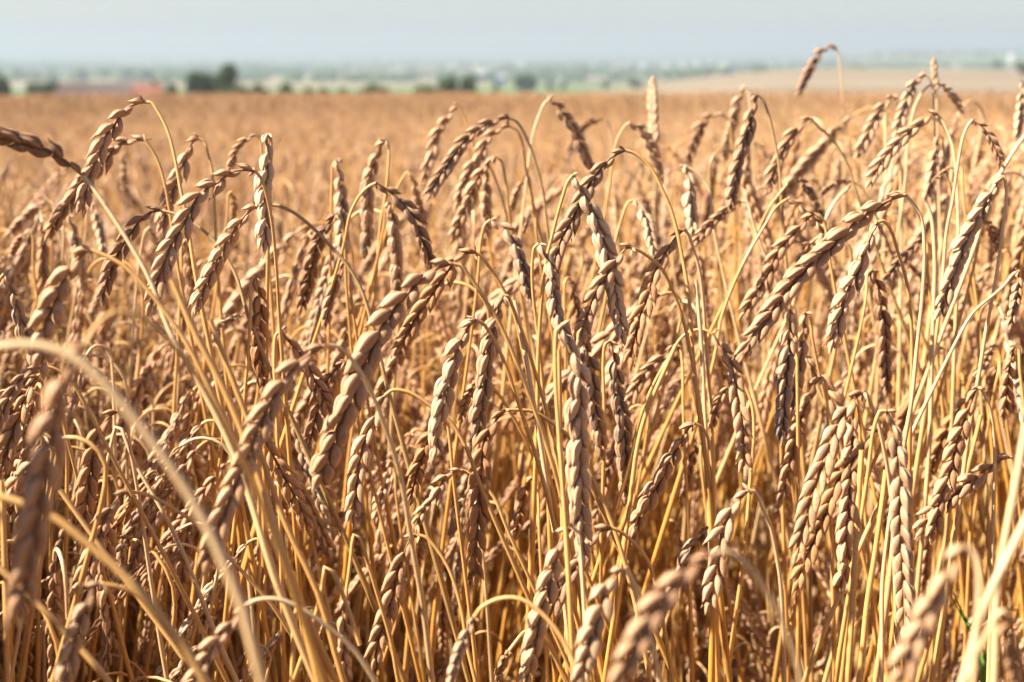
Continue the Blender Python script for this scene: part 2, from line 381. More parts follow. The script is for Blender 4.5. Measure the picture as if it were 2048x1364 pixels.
# ---------------------------------------------------------------- the stalks one can follow in the picture
# style, distance m, roll deg, straw | label | ear neck..tip | stem neck..down   (photo pixels, turned into points at that distance)
STALKS = """
tan 1.02 15 gold|sharp tan ear below the long gold stem arch, neck highest of the left cluster|289,204 262,211 240,234 214,267 199,305 184,339 172,380 165,432|289,204 301,203 315,222 335,262 348,312 360,380 372,440 390,560
tan 1.12 20 gold|tan ear crossing under the highest left ear, its tip reaching furthest out to the left|291,281 262,281 235,290 210,322 170,360 150,390 125,423 105,455 90,487|291,281 310,310 325,350 338,420 352,520
dark .78 40 pale|big brown ear entering from the left edge, rising away from its neck in the air|163,350 140,330 105,305 62,291 20,279 -25,270 -75,268|163,350 180,368 210,410 263,493 300,560 338,661 400,770 455,880 500,1000 540,1130
tan 1.15 25 gold|tan ear hanging from a short gold hook between the arch and the flat-necked ear|398,277 383,286 368,324 353,358 338,403 328,440 327,474|398,277 407,279 417,309 424,342 430,420 434,520
tan 1.2 15 gold|short curled tan ear just above the long thick ear with the flat neck|512,270 498,276 484,286 472,300 465,322 457,345|512,270 520,278 524,310 528,390
tan .95 10 gold|long thick tan ear with flat neck and grey lower part, slanting down to the left|510,342 485,340 461,345 443,361 409,380 386,410 368,448 349,478 334,511 319,553 304,598 297,635|510,342 520,352 540,420 552,520 560,640
dark 1.02 20 olive|brown ear on a low gold arch between the two long slanting left ears|325,421 300,425 278,444 259,470 240,500 225,530 214,560 204,605|325,421 353,429 394,451 431,485 470,545 500,640
tan 1.0 30 olive|brownish ear whose thin arched stem runs right past the grey hanging ear|515,412 502,420 488,433 469,459 450,489 431,527 413,564 398,598 390,632|515,412 550,410 587,425 625,455 662,493 692,527 722,575 748,658 775,770
tan .74 0 gold|fat ear with large swollen husks hanging under the left gold arch|180,500 161,511 139,541 120,575 109,609 94,643 88,690 84,745|180,500 218,515 255,538 300,586 338,635 375,690 420,780 470,880 540,1030 600,1200
grey .92 70 gold|pale grey-spotted ear at the left edge behind the blurred arch|8,548 19,571 30,605 41,643 56,680 70,730|8,548 -2,560 -8,640 -6,800
tan .52 20 gold|very blurred big brown ear hanging down close to the lens at left|170,690 140,722 122,770 108,830 96,900 84,970 70,1050 55,1130 45,1190 36,1255|170,690 195,650 232,624 278,631 311,654 349,690 420,790 480,900 545,1050 610,1230
tan .84 10 gold|brown ear at the left edge with its neck under the blurred stem|80,733 60,742 40,760 18,795 2,830 -12,870|80,733 104,735 140,760 190,850
orange .9 5 gold|orange-brown braided ear beside the big blurred ear, cut by the left edge|75,752 60,775 45,810 25,865 8,918 -5,965|75,752 92,745 115,790 140,900
orange .9 15 pale|orange ear with loose upper husks hanging beside a sharply folded pale straw|237,822 222,830 207,848 195,872 186,905 178,950 172,1000 166,1045 158,1100|237,822 250,835 262,900 280,1000 300,1130
tan .93 35 pale|thin brown ear hung on a pale straw that folds down sharply|207,990 214,1050 212,1110 212,1180 220,1245 228,1300|207,990 212,940 222,890 232,850 236,843 243,858 270,925 300,978 338,1045 368,1109 405,1203 440,1290
tan .86 10 gold|knobbly tan ear on a low arch, crossing the thin brown ear at lower left|259,983 240,993 225,1011 210,1038 199,1068 188,1102 176,1132 165,1165 157,1200|259,983 293,989 338,1011 394,1049 450,1105 503,1162 560,1230
pale .66 30 gold|blurred pale ear with a long bare neck, standing at the bottom left corner|205,1169 191,1174 176,1200 163,1235 150,1270 140,1305 132,1350 128,1400|205,1169 239,1174 284,1198 325,1239 362,1287 400,1335 430,1390
tan .68 15 pale|tan ear nodding over the bottom edge under a thin pale arch at left|490,1212 470,1236 450,1262 427,1290 407,1325 388,1358 372,1400|490,1212 505,1203 530,1198 564,1201 615,1225 666,1263 700,1290 745,1350
tan .72 12 pale|large soft ear left of the thick pale stem, slanting down from its neck|652,690 630,702 600,722 568,760 540,806 514,860 491,922 470,970 447,1027 432,1068 414,1118 402,1160|652,690 672,692 688,700 715,734 745,786 771,850 790,903 808,970 823,1057 835,1124 850,1203 868,1364
tan .82 15 gold|longest and fattest ear of all, in the middle, ending in a torn pale tip|905,527 891,530 857,545 823,579 793,613 771,643 752,680 733,715 717,760 700,800 683,838 666,882 650,925 636,963 627,990|905,527 920,530 936,549 974,605 1000,650 1019,692 1060,800 1100,920 1130,1040 1160,1200
orange .98 0 gold|slim orange braided ear hanging tight behind the longest fat ear|951,505 925,508 910,519 899,538 880,564 861,594 842,620 823,650 805,684 788,707|951,505 962,510 974,527 996,560 1024,613 1045,700 1075,830 1100,960
tan .92 22 pale|big sharp ear slanting across the right half, a loose husk at its neck|1812,390 1782,399 1746,418 1716,440 1686,470 1656,497 1626,523 1600,549 1577,575 1556,605 1533,640 1506,672 1470,714|1812,390 1823,403 1836,421 1846,448 1849,485 1849,538 1844,613 1836,688 1825,805 1812,880 1795,1000 1780,1150
tan .95 45 gold|slim hanging ear directly under the big slanting ear at right|1755,445 1746,462 1738,480 1727,502 1716,538 1705,560 1690,594 1682,617 1675,643 1667,669 1662,702|1755,445 1766,440 1780,455 1799,512 1814,560 1825,650 1827,712 1824,860
pale 1.0 35 pale|pale ear on a nearly white stem near the right edge, smooth side turned out|2009,352 1998,362 1983,384 1968,410 1953,437 1934,470 1919,508 1908,542 1896,572 1885,605 1870,640|2009,352 2013,388 2007,444 1998,519 1986,590 1971,669 1960,740 1940,850 1925,960 1905,1100
dark 1.0 8 gold|brown ear hung on the tall wide arch right of centre, crossing behind the cream ear|1250,301 1238,306 1219,318 1204,335 1189,354 1174,376 1159,408 1144,440 1125,474 1114,508 1104,540 1090,575|1250,301 1257,301 1279,313 1305,339 1324,376 1343,418 1354,455 1366,511 1377,568 1384,624 1390,712 1402,820 1415,920 1424,1020 1428,1150 1424,1364
pale .97 60 gold|cream ear with ragged grey husks drooping to the right across the brown one|1146,350 1155,366 1163,383 1185,429 1197,459 1208,493 1215,523 1227,572 1234,617 1242,654 1246,692|1146,350 1136,362 1125,395 1114,433 1103,478 1095,508 1084,590 1076,712 1074,840
tan .97 5 gold|braided tan ear on a small arch just under the crossing cream and brown ears|1264,495 1253,496 1242,508 1227,530 1208,557 1197,575 1185,602 1174,632 1165,660 1158,690|1264,495 1278,501 1294,512 1321,534 1339,568 1354,605 1369,654 1381,712 1400,830 1412,960
orange 1.02 0 pale|two-coloured braided ear with bristly orange husks, neck touching the tall arch stem|1368,459 1354,472 1339,493 1324,519 1309,545 1302,568 1294,598 1283,624 1276,650 1268,680 1258,740|1368,459 1374,462 1388,500 1400,545 1407,605 1411,669 1416,740 1422,830 1427,960 1428,1060
grey .97 65 gold|straight grey-brown ear hanging close along the two upright gold stems|1078,487 1088,506 1099,530 1105,557 1108,594 1114,624 1123,650 1133,677 1143,705|1078,487 1070,490 1065,523 1065,575 1073,650 1080,712 1090,850 1097,1000 1104,1150
pale .80 40 gold|long pale ear hanging straight, ragged along one side, longest upright ear right of centre|1122,652 1132,676 1144,700 1155,737 1158,775 1156,824 1159,869 1156,910 1159,955 1160,1000 1163,1038 1165,1087 1168,1145|1122,652 1115,652 1111,680 1111,760 1117,860 1124,960 1132,1080 1140,1220
grey 1.0 60 gold|thin grey-stained ear hanging beside the long pale straight ear|1163,656 1170,690 1180,728 1185,775 1189,813 1195,850 1200,885 1207,918|1163,656 1158,660 1157,700 1160,800
grey 1.04 55 gold|pale ear with a black mould band hanging between braided ear and gold straws|1221,682 1226,705 1231,740 1235,780 1244,824 1246,869 1249,910 1249,944 1250,985 1252,1012|1221,682 1212,684 1207,720 1210,830
pink .98 85 gold|smooth pinkish ear seen edge-on, slanting alone below the black-banded ear|1390,847 1380,853 1369,868 1354,895 1339,918 1324,952 1309,974 1294,1004 1279,1030 1272,1057 1264,1082|1390,847 1402,852 1414,870 1421,900 1427,1000 1428,1130
grey .80 35 pale|ear with long grey-black bare neck crossing a dark ear near the bottom middle|1146,1056 1133,1063 1120,1085 1107,1130 1097,1171 1083,1212 1073,1253 1067,1290 1059,1328 1052,1375|1146,1056 1156,1062 1160,1090 1166,1180 1172,1300
dark .84 5 gold|dark braided ear on a grey hooked neck crossing the grey-necked ear|1222,1056 1206,1060 1189,1072 1176,1099 1155,1130 1135,1154 1121,1181 1107,1212 1095,1250|1222,1056 1236,1060 1268,1085 1295,1120 1312,1171 1329,1256 1346,1362
pale .70 20 pale|fat pale ear with a white knobbed neck at the bottom edge|1250,1138 1236,1146 1224,1156 1211,1176 1203,1206 1193,1240 1181,1275 1170,1315 1156,1365|1250,1138 1258,1146 1268,1171 1285,1219 1299,1260 1315,1340
tan .50 20 pale|very blurred large ear under a pale arch at the bottom right of centre|1425,1108 1400,1124 1374,1145 1346,1176 1318,1210 1294,1252 1270,1290 1252,1330 1236,1375|1425,1108 1440,1102 1458,1104 1482,1118 1512,1154 1546,1205 1574,1267 1594,1325 1606,1390
tan .50 25 pale|blurred ear on a tight pale hook at the bottom near the right corner|1934,1090 1917,1108 1902,1132 1888,1162 1872,1192 1857,1222 1840,1257 1823,1294 1809,1335 1797,1385|1934,1090 1943,1094 1953,1116 1958,1154 1956,1205 1950,1273 1943,1362
tan .52 10 pale|blurred ear cut by the bottom right corner beside a slanting pale straw|2010,1222 2020,1236 2016,1262 2024,1300 2030,1340 2036,1390|2010,1222 2006,1214 1991,1232 1963,1290 1929,1362
tan .86 0 pale|textbook two-rowed ear hanging slanted at right with husks like a plait|1728,783 1712,795 1697,813 1682,839 1667,869 1656,903 1645,933 1634,963 1622,996 1615,1030 1604,1064 1596,1098 1588,1134|1728,783 1736,790 1742,809 1752,831 1761,869 1772,925 1780,989 1787,1057 1787,1132 1789,1212 1790,1364
orange .92 5 gold|plaited ear half hidden behind its lighter twin, neck bent at a white bit|1765,857 1754,860 1740,873 1724,899 1705,918 1686,940 1675,963 1664,990 1652,1023 1637,1057 1626,1083 1611,1120 1596,1162 1585,1190|1765,857 1768,870 1750,920 1734,960 1720,1040 1705,1132 1690,1290
pale .84 -30 gold|thick pale ear hanging plumb at right, silvery husks along its face|1772,822 1782,836 1788,860 1796,890 1799,918 1803,955 1803,993 1803,1030 1804,1075 1806,1113 1807,1151 1810,1212 1812,1290|1772,822 1764,816 1756,831 1747,860 1737,940 1722,1040
tan 1.0 25 gold|slim ear hanging straight down behind the two plaited twin ears|1709,808 1706,840 1704,880 1701,930 1697,985 1694,1038 1690,1075 1693,1113 1686,1150 1682,1190|1709,808 1714,806 1719,830 1722,900
tan .95 22 pale|pale-tipped tan ear hung from a thin white straw right of the plumb ear|1953,775 1947,792 1934,824 1922,858 1911,895 1904,929 1893,963 1881,996 1874,1030 1866,1064 1861,1086|1953,775 1960,774 1970,790 1982,824 1990,888 1990,963 1988,1060 1985,1200
tan .98 15 pale|brown ear lying nearly flat with thin neck, tip a single dark husk|2022,915 2004,918 1986,929 1960,948 1934,966 1915,982 1896,1000 1874,1015 1855,1038 1832,1070|2022,915 2040,920 2060,960 2065,1100
orange 1.18 30 gold|orange ear leaning behind the ear with the thin white straw|1930,801 1911,828 1893,858 1878,891 1866,925 1855,960|1930,801 1940,800 1946,830 1945,940
tan 1.05 20 gold|slim ear with a tapering neck, second to the left of the plaited pair|1644,754 1630,767 1619,794 1607,820 1596,850 1589,880 1582,910 1574,944 1568,975 1557,1015|1644,754 1650,760 1654,800 1657,900
grey 1.03 60 gold|ear blackened at its upper half, hanging straight below the big slanting ear|1580,618 1578,660 1575,700 1570,750 1566,800 1563,840 1560,885|1580,618 1588,618 1592,660 1594,760
pink 1.08 50 gold|pinkish straight ear hanging beside the one with the blackened upper half|1612,625 1606,660 1600,700 1592,756 1585,800 1580,830|1612,625 1620,630 1626,680
pale .86 50 gold|whitish smooth ear in the lower middle above the orange one|953,639 940,650 925,673 912,703 905,735 895,764 887,794 880,828 870,855 872,885 866,918|953,639 963,643 977,661 1000,703 1015,740 1035,800 1062,880 1092,980 1120,1100
orange .92 5 gold|orange braided ear continuing below the whitish smooth ear|884,838 868,858 857,880 846,910 835,940 827,974 820,1003|884,838 892,838 898,870 905,950
tan .88 8 gold|slender braided ear with hairpin neck left of the whitish ear, tip touching a folded straw|771,790 760,809 748,839 734,865 726,895 718,925 715,955 711,985 707,1019 707,1056|771,790 778,782 793,779 823,786 868,816 905,845 935,895 960,960
orange .90 8 gold|slim braided ear hung from a long flat stem in front of the dark gap|1010,820 993,839 978,861 966,895 963,933 959,970 957,1004 955,1042 953,1075 950,1113 953,1143 955,1175|1010,820 1030,820 1069,824 1110,850 1144,880 1170,940
tan .92 12 gold|small curved ear hooked above the lower braided one in the lower middle|922,940 898,948 883,966 872,993 853,1011 840,1032 832,1056|922,940 930,941 947,955 985,990 1010,1050
tan .88 8 gold|braided ear with its tip near the bottom edge, under the small hooked ear|838,1070 822,1077 806,1113 793,1144 786,1181 776,1219 765,1253 755,1290 748,1338|838,1070 848,1072 861,1083 895,1132 921,1212 935,1300 950,1362
orange .94 10 gold|flat orange ear pointing down right, bristly edge lit, behind the large soft ear|525,862 535,890 553,925 568,955 583,981 598,1011 609,1038 622,1066|525,862 520,852 514,870 518,980
tan .84 12 gold|tan ear hanging on a straw folded like a hairpin at the bottom|693,1196 686,1226 690,1260 687,1297 690,1328 694,1375|693,1196 692,1188 697,1150 702,1105 707,1066 712,1066 722,1090 733,1124 752,1188 780,1290 792,1364
pale .72 30 gold|pale ear on a large round arch at the bottom middle|949,1234 940,1253 926,1280 916,1308 906,1340 899,1375|949,1234 956,1222 970,1209 1008,1195 1042,1197 1076,1219 1111,1256 1138,1301 1159,1350
tan 1.05 30 gold|small thin ear among straws left of the long pale straight ear|1066,954 1055,970 1045,1000 1040,1030 1033,1055 1029,1080|1066,954 1072,955 1076,990 1078,1070
tan .85 10 pale|husked ear under a nearly white curved stem, just above the blurred arch|1497,981 1484,994 1467,1012 1456,1038 1444,1064 1440,1090 1435,1124 1429,1150 1422,1184 1414,1222|1497,981 1508,981 1527,1019 1539,1044 1553,1103 1562,1161 1567,1219 1570,1290 1572,1362
grey 1.0 40 gold|grey-edged ear leaning behind the blurred arch at the lower right|1418,1053 1403,1072 1384,1094 1373,1117 1362,1139 1350,1165 1340,1192|1418,1053 1424,1056 1427,1090 1428,1190
tan 1.04 15 gold|pinkish ear dropping steeply from a shallow gold arch beside two upright straws|1424,668 1440,690 1460,722 1470,764 1474,794 1482,831 1486,869 1487,910 1490,958|1424,668 1408,659 1385,661 1362,675 1342,708 1310,762 1278,840 1258,925
tan 1.05 20 gold|short ear crossing just below the shallow gold arch, tip to the left|1474,758 1456,775 1437,801 1429,831 1421,860|1474,758 1484,764 1495,783 1505,820 1506,888 1498,963 1490,1056
tan 1.12 10 gold|plump short ear between the bristly ear and the two upright straws|1350,690 1324,715 1302,734 1283,756 1268,783 1253,814|1350,690 1358,690 1364,720 1366,820
tan 1.28 20 gold|small out-of-focus ear tucked behind the two upright straws|1378,750 1354,768 1343,794 1324,822|1378,750 1385,756 1388,800
dark 1.12 35 gold|dark short ear hanging close above the edge-on pinkish ear|1394,880 1388,910 1377,944 1368,992|1394,880 1400,880 1402,920
tan 1.12 25 gold|ear drooping right from a long pale bow, above the big slanting ear|1573,399 1590,404 1611,421 1634,444 1648,475 1656,505|1573,399 1551,415 1536,440 1500,500 1470,560 1440,640 1428,712
tan 1.1 12 gold|tan ear slanting left parallel to the big slanting ear, just above it|1628,428 1612,440 1585,470 1559,500 1536,548 1510,590 1478,642|1628,428 1640,430 1650,450 1660,520
grey 1.2 50 gold|grey-topped ear drooping right beside the long pale bow|1596,354 1607,365 1622,388 1634,414 1646,442|1596,354 1588,356 1559,388 1536,421 1510,480
dark 1.75 20 pale|lone brown ear nodding from the tallest stalk, against the sky and far plain|1672,96 1662,94 1650,97 1637,110 1625,130 1612,154 1603,174 1594,192|1672,96 1677,110 1682,145 1685,200 1686,300 1688,420
pale 1.7 70 pale|pale ear standing bolt upright against the far field right of centre|1310,330 1309,300 1308,260 1306,220 1305,190 1306,152|1310,330 1310,360 1308,430 1306,560
pale 1.6 20 pale|pale blurred ear leaning on the dark one, neck near the field's far edge|1492,172 1481,190 1468,235 1458,275 1447,325|1492,172 1496,174 1500,205 1506,290
dark 1.2 40 olive|dark grey-brown slender ear pointing up to the far edge of the field|1515,190 1508,204 1497,249 1485,294 1470,350 1463,395 1459,428|1515,190 1524,196 1535,222 1550,285 1558,330 1564,420
tan 1.4 10 gold|tan ear nodding left of the curved long ear in the top middle|915,212 902,226 884,249 872,275 865,305 854,335 851,368|915,212 922,222 936,256 951,309 962,390
dark 1.22 8 olive|long curved brown ear in the top middle, neck pointing right|1018,236 992,241 962,256 936,275 917,298 899,324 880,350 861,384 850,402|1018,236 1030,240 1046,262 1066,312 1085,385 1096,480
tan 1.34 12 gold|paler parallel twin hanging just below the long curved brown ear|1020,253 996,260 974,279 962,309 947,328 932,358 917,399 909,420|1020,253 1032,258 1044,282 1052,340
tan 1.28 15 gold|tan ear leaning left with a stub neck below the curved twins|990,314 966,339 951,365 940,399 925,429 914,455 903,480|990,314 1000,318 1010,350 1018,430
pale 1.3 60 pale|straight pale ear hanging next to the stub-necked ear in the top middle|968,325 972,360 970,400 972,430 974,470|968,325 976,328 996,372 1011,425 1024,500
pale 1.0 65 gold|light grey ear hanging plumb towards the viewer with an awn at its tip|536,266 533,282 535,312 531,350 529,388 531,425 529,463 527,505|536,266 541,272 542,330 538,450 535,600
grey 1.22 60 gold|slim grey ear hanging plumb from a pointed kink, between two leaning ears|672,320 677,343 681,380 683,418 685,455 685,500 688,532|672,320 667,324 664,360 662,460
grey 1.22 45 gold|greyish ear hanging from a sharp upright neck left of the dark drooping ear|772,280 760,294 748,324 737,361 735,403 734,440 734,478 730,517|772,280 777,284 777,324 771,388 760,450 752,540
dark 1.08 15 gold|dark grey ear drooping to the right, its neck in mid-air at left of centre|752,366 775,380 797,399 820,425 835,455 846,485 857,515 862,538|752,366 742,370 722,388 700,430 688,490
tan 1.3 25 gold|small ear under a pointed gold arch beside the dark drooping ear|822,350 828,365 835,395 846,432 852,456|822,350 815,343 806,356 795,376 785,420
dark 1.13 20 gold|brown ear leaning left, its upper end hidden by the plumb grey ear|672,428 651,455 636,485 625,523 617,560 606,598 601,628|672,428 680,432 688,470 694,580
grey 1.2 60 gold|vertical greyish ear below the neck of the dark drooping ear|780,405 785,440 788,480 793,520 794,560 790,605|780,405 772,408 768,450
tan 1.1 25 gold|ear hanging low between the brown leaning ear and the fat long ear|690,522 670,568 658,609 650,655|690,522 698,526 704,600
pale 1.4 40 pale|pale ear falling right from a tall straight stem in the top middle|1099,199 1114,208 1125,226 1140,245 1152,268 1163,294 1174,316 1182,339 1187,368|1099,199 1092,202 1077,234 1065,275 1058,324 1047,425
pale 1.38 45 gold|whitish ear falling right from a small bow above the tall wide arch|1260,246 1283,260 1298,283 1309,309 1317,335 1325,358|1260,246 1252,250 1242,264 1230,294 1215,400
dark 1.85 20 pale|dim blurred ear on a round bow beside the pale falling ear|1207,238 1180,245 1160,262 1145,290 1134,313|1207,238 1216,244 1222,270 1224,330
dark 1.6 20 gold|brown ear on a small round arch left of the slender dark ear|1450,233 1429,230 1410,241 1395,271 1384,298 1372,328|1450,233 1458,240 1462,270 1464,350
pale 1.28 50 pale|pale plumb ear crossing in front of pink ears right of the tall arch|1369,330 1377,361 1380,403 1384,440 1388,480|1369,330 1378,336 1399,350 1418,376 1427,450
pale 1.2 40 gold|pale ear hanging right from a gold bow inside the tall wide arch|1268,400 1283,421 1294,448 1302,478 1310,512|1268,400 1258,402 1245,433 1230,485 1218,560
tan 1.2 10 pale|plump tan ear lying low towards the lower left beside the slender dark ear|1482,402 1452,421 1425,444 1402,468 1388,490|1482,402 1494,404 1504,440
dark 1.2 25 gold|dim short ear in shade right of the long curved brown ear|1064,422 1056,440 1046,466|1064,422 1070,424 1073,470
grey 1.13 50 gold|ear bleached above and grey below, drooping right towards the arches|981,440 1005,455 1024,480 1039,519 1052,570 1061,608|981,440 972,445 962,480 956,560
tan 1.35 20 gold|upright leaning ear seen between curved twins and the pale falling ear|1052,348 1032,388 1022,428|1052,348 1058,352 1062,400
tan 1.18 10 pale|long plaited ear glowing in the sun on the upper right, stem to the right|1878,230 1862,230 1844,245 1814,268 1791,290 1769,316 1750,346 1734,376|1878,230 1889,249 1904,286 1911,324 1916,400 1918,520
pale 1.4 15 pale|pale ear standing steeply behind the sunlit plaited ear|1786,192 1776,200 1757,226 1742,256 1727,286 1711,315|1786,192 1794,196 1798,240 1800,330
dark 1.1 5 pale|dark jagged ear falling to the right near the right edge|1945,240 1967,256 1982,279 1994,305 2006,334|1945,240 1936,250 1926,275 1915,331 1904,406 1892,463 1880,600
tan 1.25 15 olive|tan ear leaning left with a dark withered neck, right of the slender dark ear|1622,236 1610,242 1592,260 1574,286 1559,316 1547,346 1539,378|1622,236 1638,255 1656,268 1680,300 1700,340 1712,380
tan 1.3 15 olive|small ear lying almost level above the big slanting ear|1706,364 1690,364 1675,365 1652,380 1640,390|1706,364 1716,368 1730,385
tan 1.25 10 gold|short plump ear half hidden behind stems at upper right|1915,326 1885,346 1864,364|1915,326 1922,330 1925,380
pink 1.32 50 gold|straight pink ear hanging below the sunlit plaited ear|1877,272 1866,328 1858,369 1850,402|1877,272 1884,272 1888,310
tan 1.0 35 pale|ear hanging at the right edge from a stem bent like a bow|2038,542 2035,580 2028,613 2019,655|2038,542 2030,544 2005,575 1948,624 1925,660
tan 1.08 30 gold|brownish ear hanging straight at the right edge, above the flat-lying one|2030,690 2022,720 2016,750 2014,780 2007,835|2030,690 2036,692 2040,740
dark 1.08 40 gold|loose ear with spread husks under the big slanting ear, beside slim one|1743,540 1757,575 1761,605 1767,650 1768,700 1771,750 1773,796|1743,540 1736,542 1732,600
dark 1.18 15 gold|dim plump ear in the shade right of the big ear's neck|1845,478 1822,498 1800,520 1768,565|1845,478 1852,482 1856,540
dark 1.15 30 gold|dark ear falling right below the pale-stemmed ear at right|1970,436 1980,455 1988,474 2000,504|1970,436 1962,440 1955,500
pale 1.6 40 pale|faint pale ear hanging straight between the two highest left ears|245,310 248,340 250,365 252,392|245,310 250,305 258,330
tan 1.3 30 gold|small vertical ear just left of the plumb light grey ear|464,382 467,410 466,430 464,445|464,382 458,384 455,430
pale 1.5 20 pale|faint tan ear lying low at the left edge of the field|96,402 68,421 41,444 14,476|96,402 104,404 112,450
tan 1.3 15 gold|short brown ear near the left edge under the faint low-lying one|57,465 40,478 30,496 22,518|57,465 64,468 68,540
pale 1.4 45 pale|pale thin ear falling right between the left brown ears|183,408 192,432 199,459 204,485 207,505|183,408 176,412 172,460
pale 1.3 40 pale|pale ear hanging behind the fat swollen left ear|138,430 146,462 156,505 162,545 166,580|138,430 130,434 126,500
pale 1.25 35 pale|bright short ear glimpsed behind the long thick flat-necked ear|299,455 306,472 316,495|299,455 292,460
tan 1.22 45 gold|vertical pinkish ear between the long thick ear and the thin-arched one|371,480 377,510 380,540 383,575 379,602|371,480 365,484 362,560
orange 1.0 40 gold|orange-brown hanging ear straight under the plumb light grey ear|510,552 517,580 520,620 518,660 517,700 522,745 528,792|510,552 504,556 500,640
pale 1.15 15 pale|short pale ear lying across, beside the straight orange-brown ear|495,624 480,630 462,640 440,650 423,664|495,624 504,624 508,660
tan 1.0 15 gold|curved tan ear to the left of the longest fat ear, drooping right|562,662 580,685 600,708 618,738 636,775 653,808 668,840|562,662 554,664 548,720 552,820
dark 1.03 12 gold|brown braided ear behind the drooping one, leaning left of the fat ear|690,722 672,738 656,758 643,786 634,824 625,861 616,900|690,722 698,724 704,780
grey .94 45 gold|grey-headed ear dropping straight from a bent pale stem right of the whitish ear|1006,592 996,620 985,655 976,700 970,756 962,805 958,850 951,893|1006,592 1013,587 1024,610 1050,680 1075,760 1100,850 1122,960
tan 1.0 12 gold|short braided ear on a thin bow, next to the whitish smooth ear|953,762 945,775 932,801 922,843|953,762 962,764 990,780 1024,830 1060,900
tan 1.15 25 gold|small dim ear in the dark between the braided hairpin ear and thick stem|782,921 771,963 760,1000 751,1040|782,921 788,924 792,990
tan .86 25 gold|ear leaning over from below the thin bow at the very bottom middle|1018,1302 1008,1318 1000,1340 994,1372|1018,1302 1030,1286 1050,1262 1070,1260
dark 1.2 20 gold|dim brown ear low in the shade right of the plaited twins|1572,950 1566,985 1556,1015|1572,950 1578,952
tan 1.2 15 gold|sunlit ear leaning above the loose ear at the right edge|1990,690 1978,710 1962,740 1950,768|1990,690 1998,694 2002,760
pale 1.45 40 pale|short pale ear standing upright above the arched pale pair at upper right|1873,196 1872,175 1870,150 1868,116|1873,196 1874,230 1876,330
pale 1.36 20 pale|pale ear arching left, left one of the bleached pair at upper right|1852,150 1832,163 1816,195 1802,235 1790,272|1852,150 1861,158 1868,220 1870,320
pale 1.36 25 pale|pale ear arching right, right one of the bleached pair at upper right|1874,164 1893,178 1910,198 1926,226|1874,164 1852,176 1830,212 1816,280 1808,380
pale 1.35 45 pale|pale slim ear upright along the right edge beneath the far field|2046,164 2043,195 2039,230 2035,275|2046,164 2052,166 2054,240
"""
# straws without a visible ear: distance, straw, width | label | course from the top down
STRAWS = """
.46 pale .95|thick blurred pale straw arching in from the left edge|-70,720 -30,700 0,694 60,690 120,702 180,742 240,805 300,880 360,965 410,1050 455,1150 490,1240 520,1364
.56 gold 1.0|soft gold straw rising to the left edge under the big blurred ear|-30,990 0,993 49,1008 116,1038 169,1079 225,1124 270,1165 330,1235 400,1330
.54 pale 1.0|soft pale straw slanting out of the bottom right to the right edge|2075,1000 2048,1051 2014,1120 1980,1188 1960,1246 1925,1375
.60 pale 1.0|pale straw upright at the right edge, crossing the slanting one|2052,850 2038,930 2025,1000 2011,1068 1997,1144 1990,1205 1985,1362
.85 gold 1.0|bright gold straw standing upright below the slim ear behind the twins|1724,900 1717,1000 1710,1137 1697,1362
.90 gold 1.0|gold straw leaning right next to the thick pale plumb ear|1772,940 1765,1000 1748,1120 1734,1205 1717,1362
.90 pale .8|thin white straw upright left of the plumb ear's tip|1782,1020 1775,1068 1765,1171 1763,1362
.80 gold .9|broken straw with a dark ragged top at the lower left|584,1144 590,1165 596,1200 588,1250 583,1364
.80 gold .8|folded gold straw like a tent in the dark lower left|585,1364 612,1290 642,1190 654,1122 660,1128 690,1200 720,1290
.72 gold 1.0|gold straw crossing down right along the large soft ear|345,560 388,660 440,760 480,850 520,960 560,1080 600,1210 640,1364
.78 gold .9|straight gold straw beside the one crossing the large soft ear|420,640 470,770 520,900 570,1040 640,1190 690,1364
.82 gold .9|gold straw slanting down right under the blurred left arch|120,980 200,1090 290,1210 400,1364
.70 gold 1.0|gold straw slanting low across the bottom left corner|-20,1120 60,1190 140,1270 230,1375
.75 gold .9|upright gold straw at the left edge near the bottom|4,960 8,1080 12,1200 16,1364
.95 pale .9|pale straw upright left of the long pale straight ear|1030,600 1052,720 1075,860 1096,1000 1120,1150 1140,1300
.97 gold 1.0|gold straw upright along the grey-brown straight ear|1118,700 1120,800 1122,900 1128,1050 1134,1200
.98 gold .9|gold straw slanting right past the black-banded ear|1352,690 1320,760 1290,830 1272,900 1258,1000 1240,1130
.92 gold .9|long gold straw slanting under the thin grey-stained ear|1168,920 1195,980 1225,1050 1250,1130 1275,1230 1300,1364
1.02 pale .9|pale straw upright right of the bristly orange ear|1392,560 1404,700 1410,820 1417,950 1422,1100
1.1 pale .9|pale straw upright behind the big ear's stem at right|1852,405 1862,430 1869,520 1866,620 1862,712 1858,860 1850,1000
1.05 gold .9|gold straw leaning left from the ear with a white straw|1962,830 1940,920 1915,1020 1890,1150
1.3 pale .8|pale straw crossing below the slender dark ear in the upper right|1700,372 1672,400 1650,440 1630,500
1.15 pale .9|pale straw in the upper right climbing to the top edge of the field|2062,255 2030,300 2000,350 1975,410 1955,480
1.5 pale 1.0|pale straw standing high behind the sunlit plaited ear|1770,225 1772,300 1770,420
"""

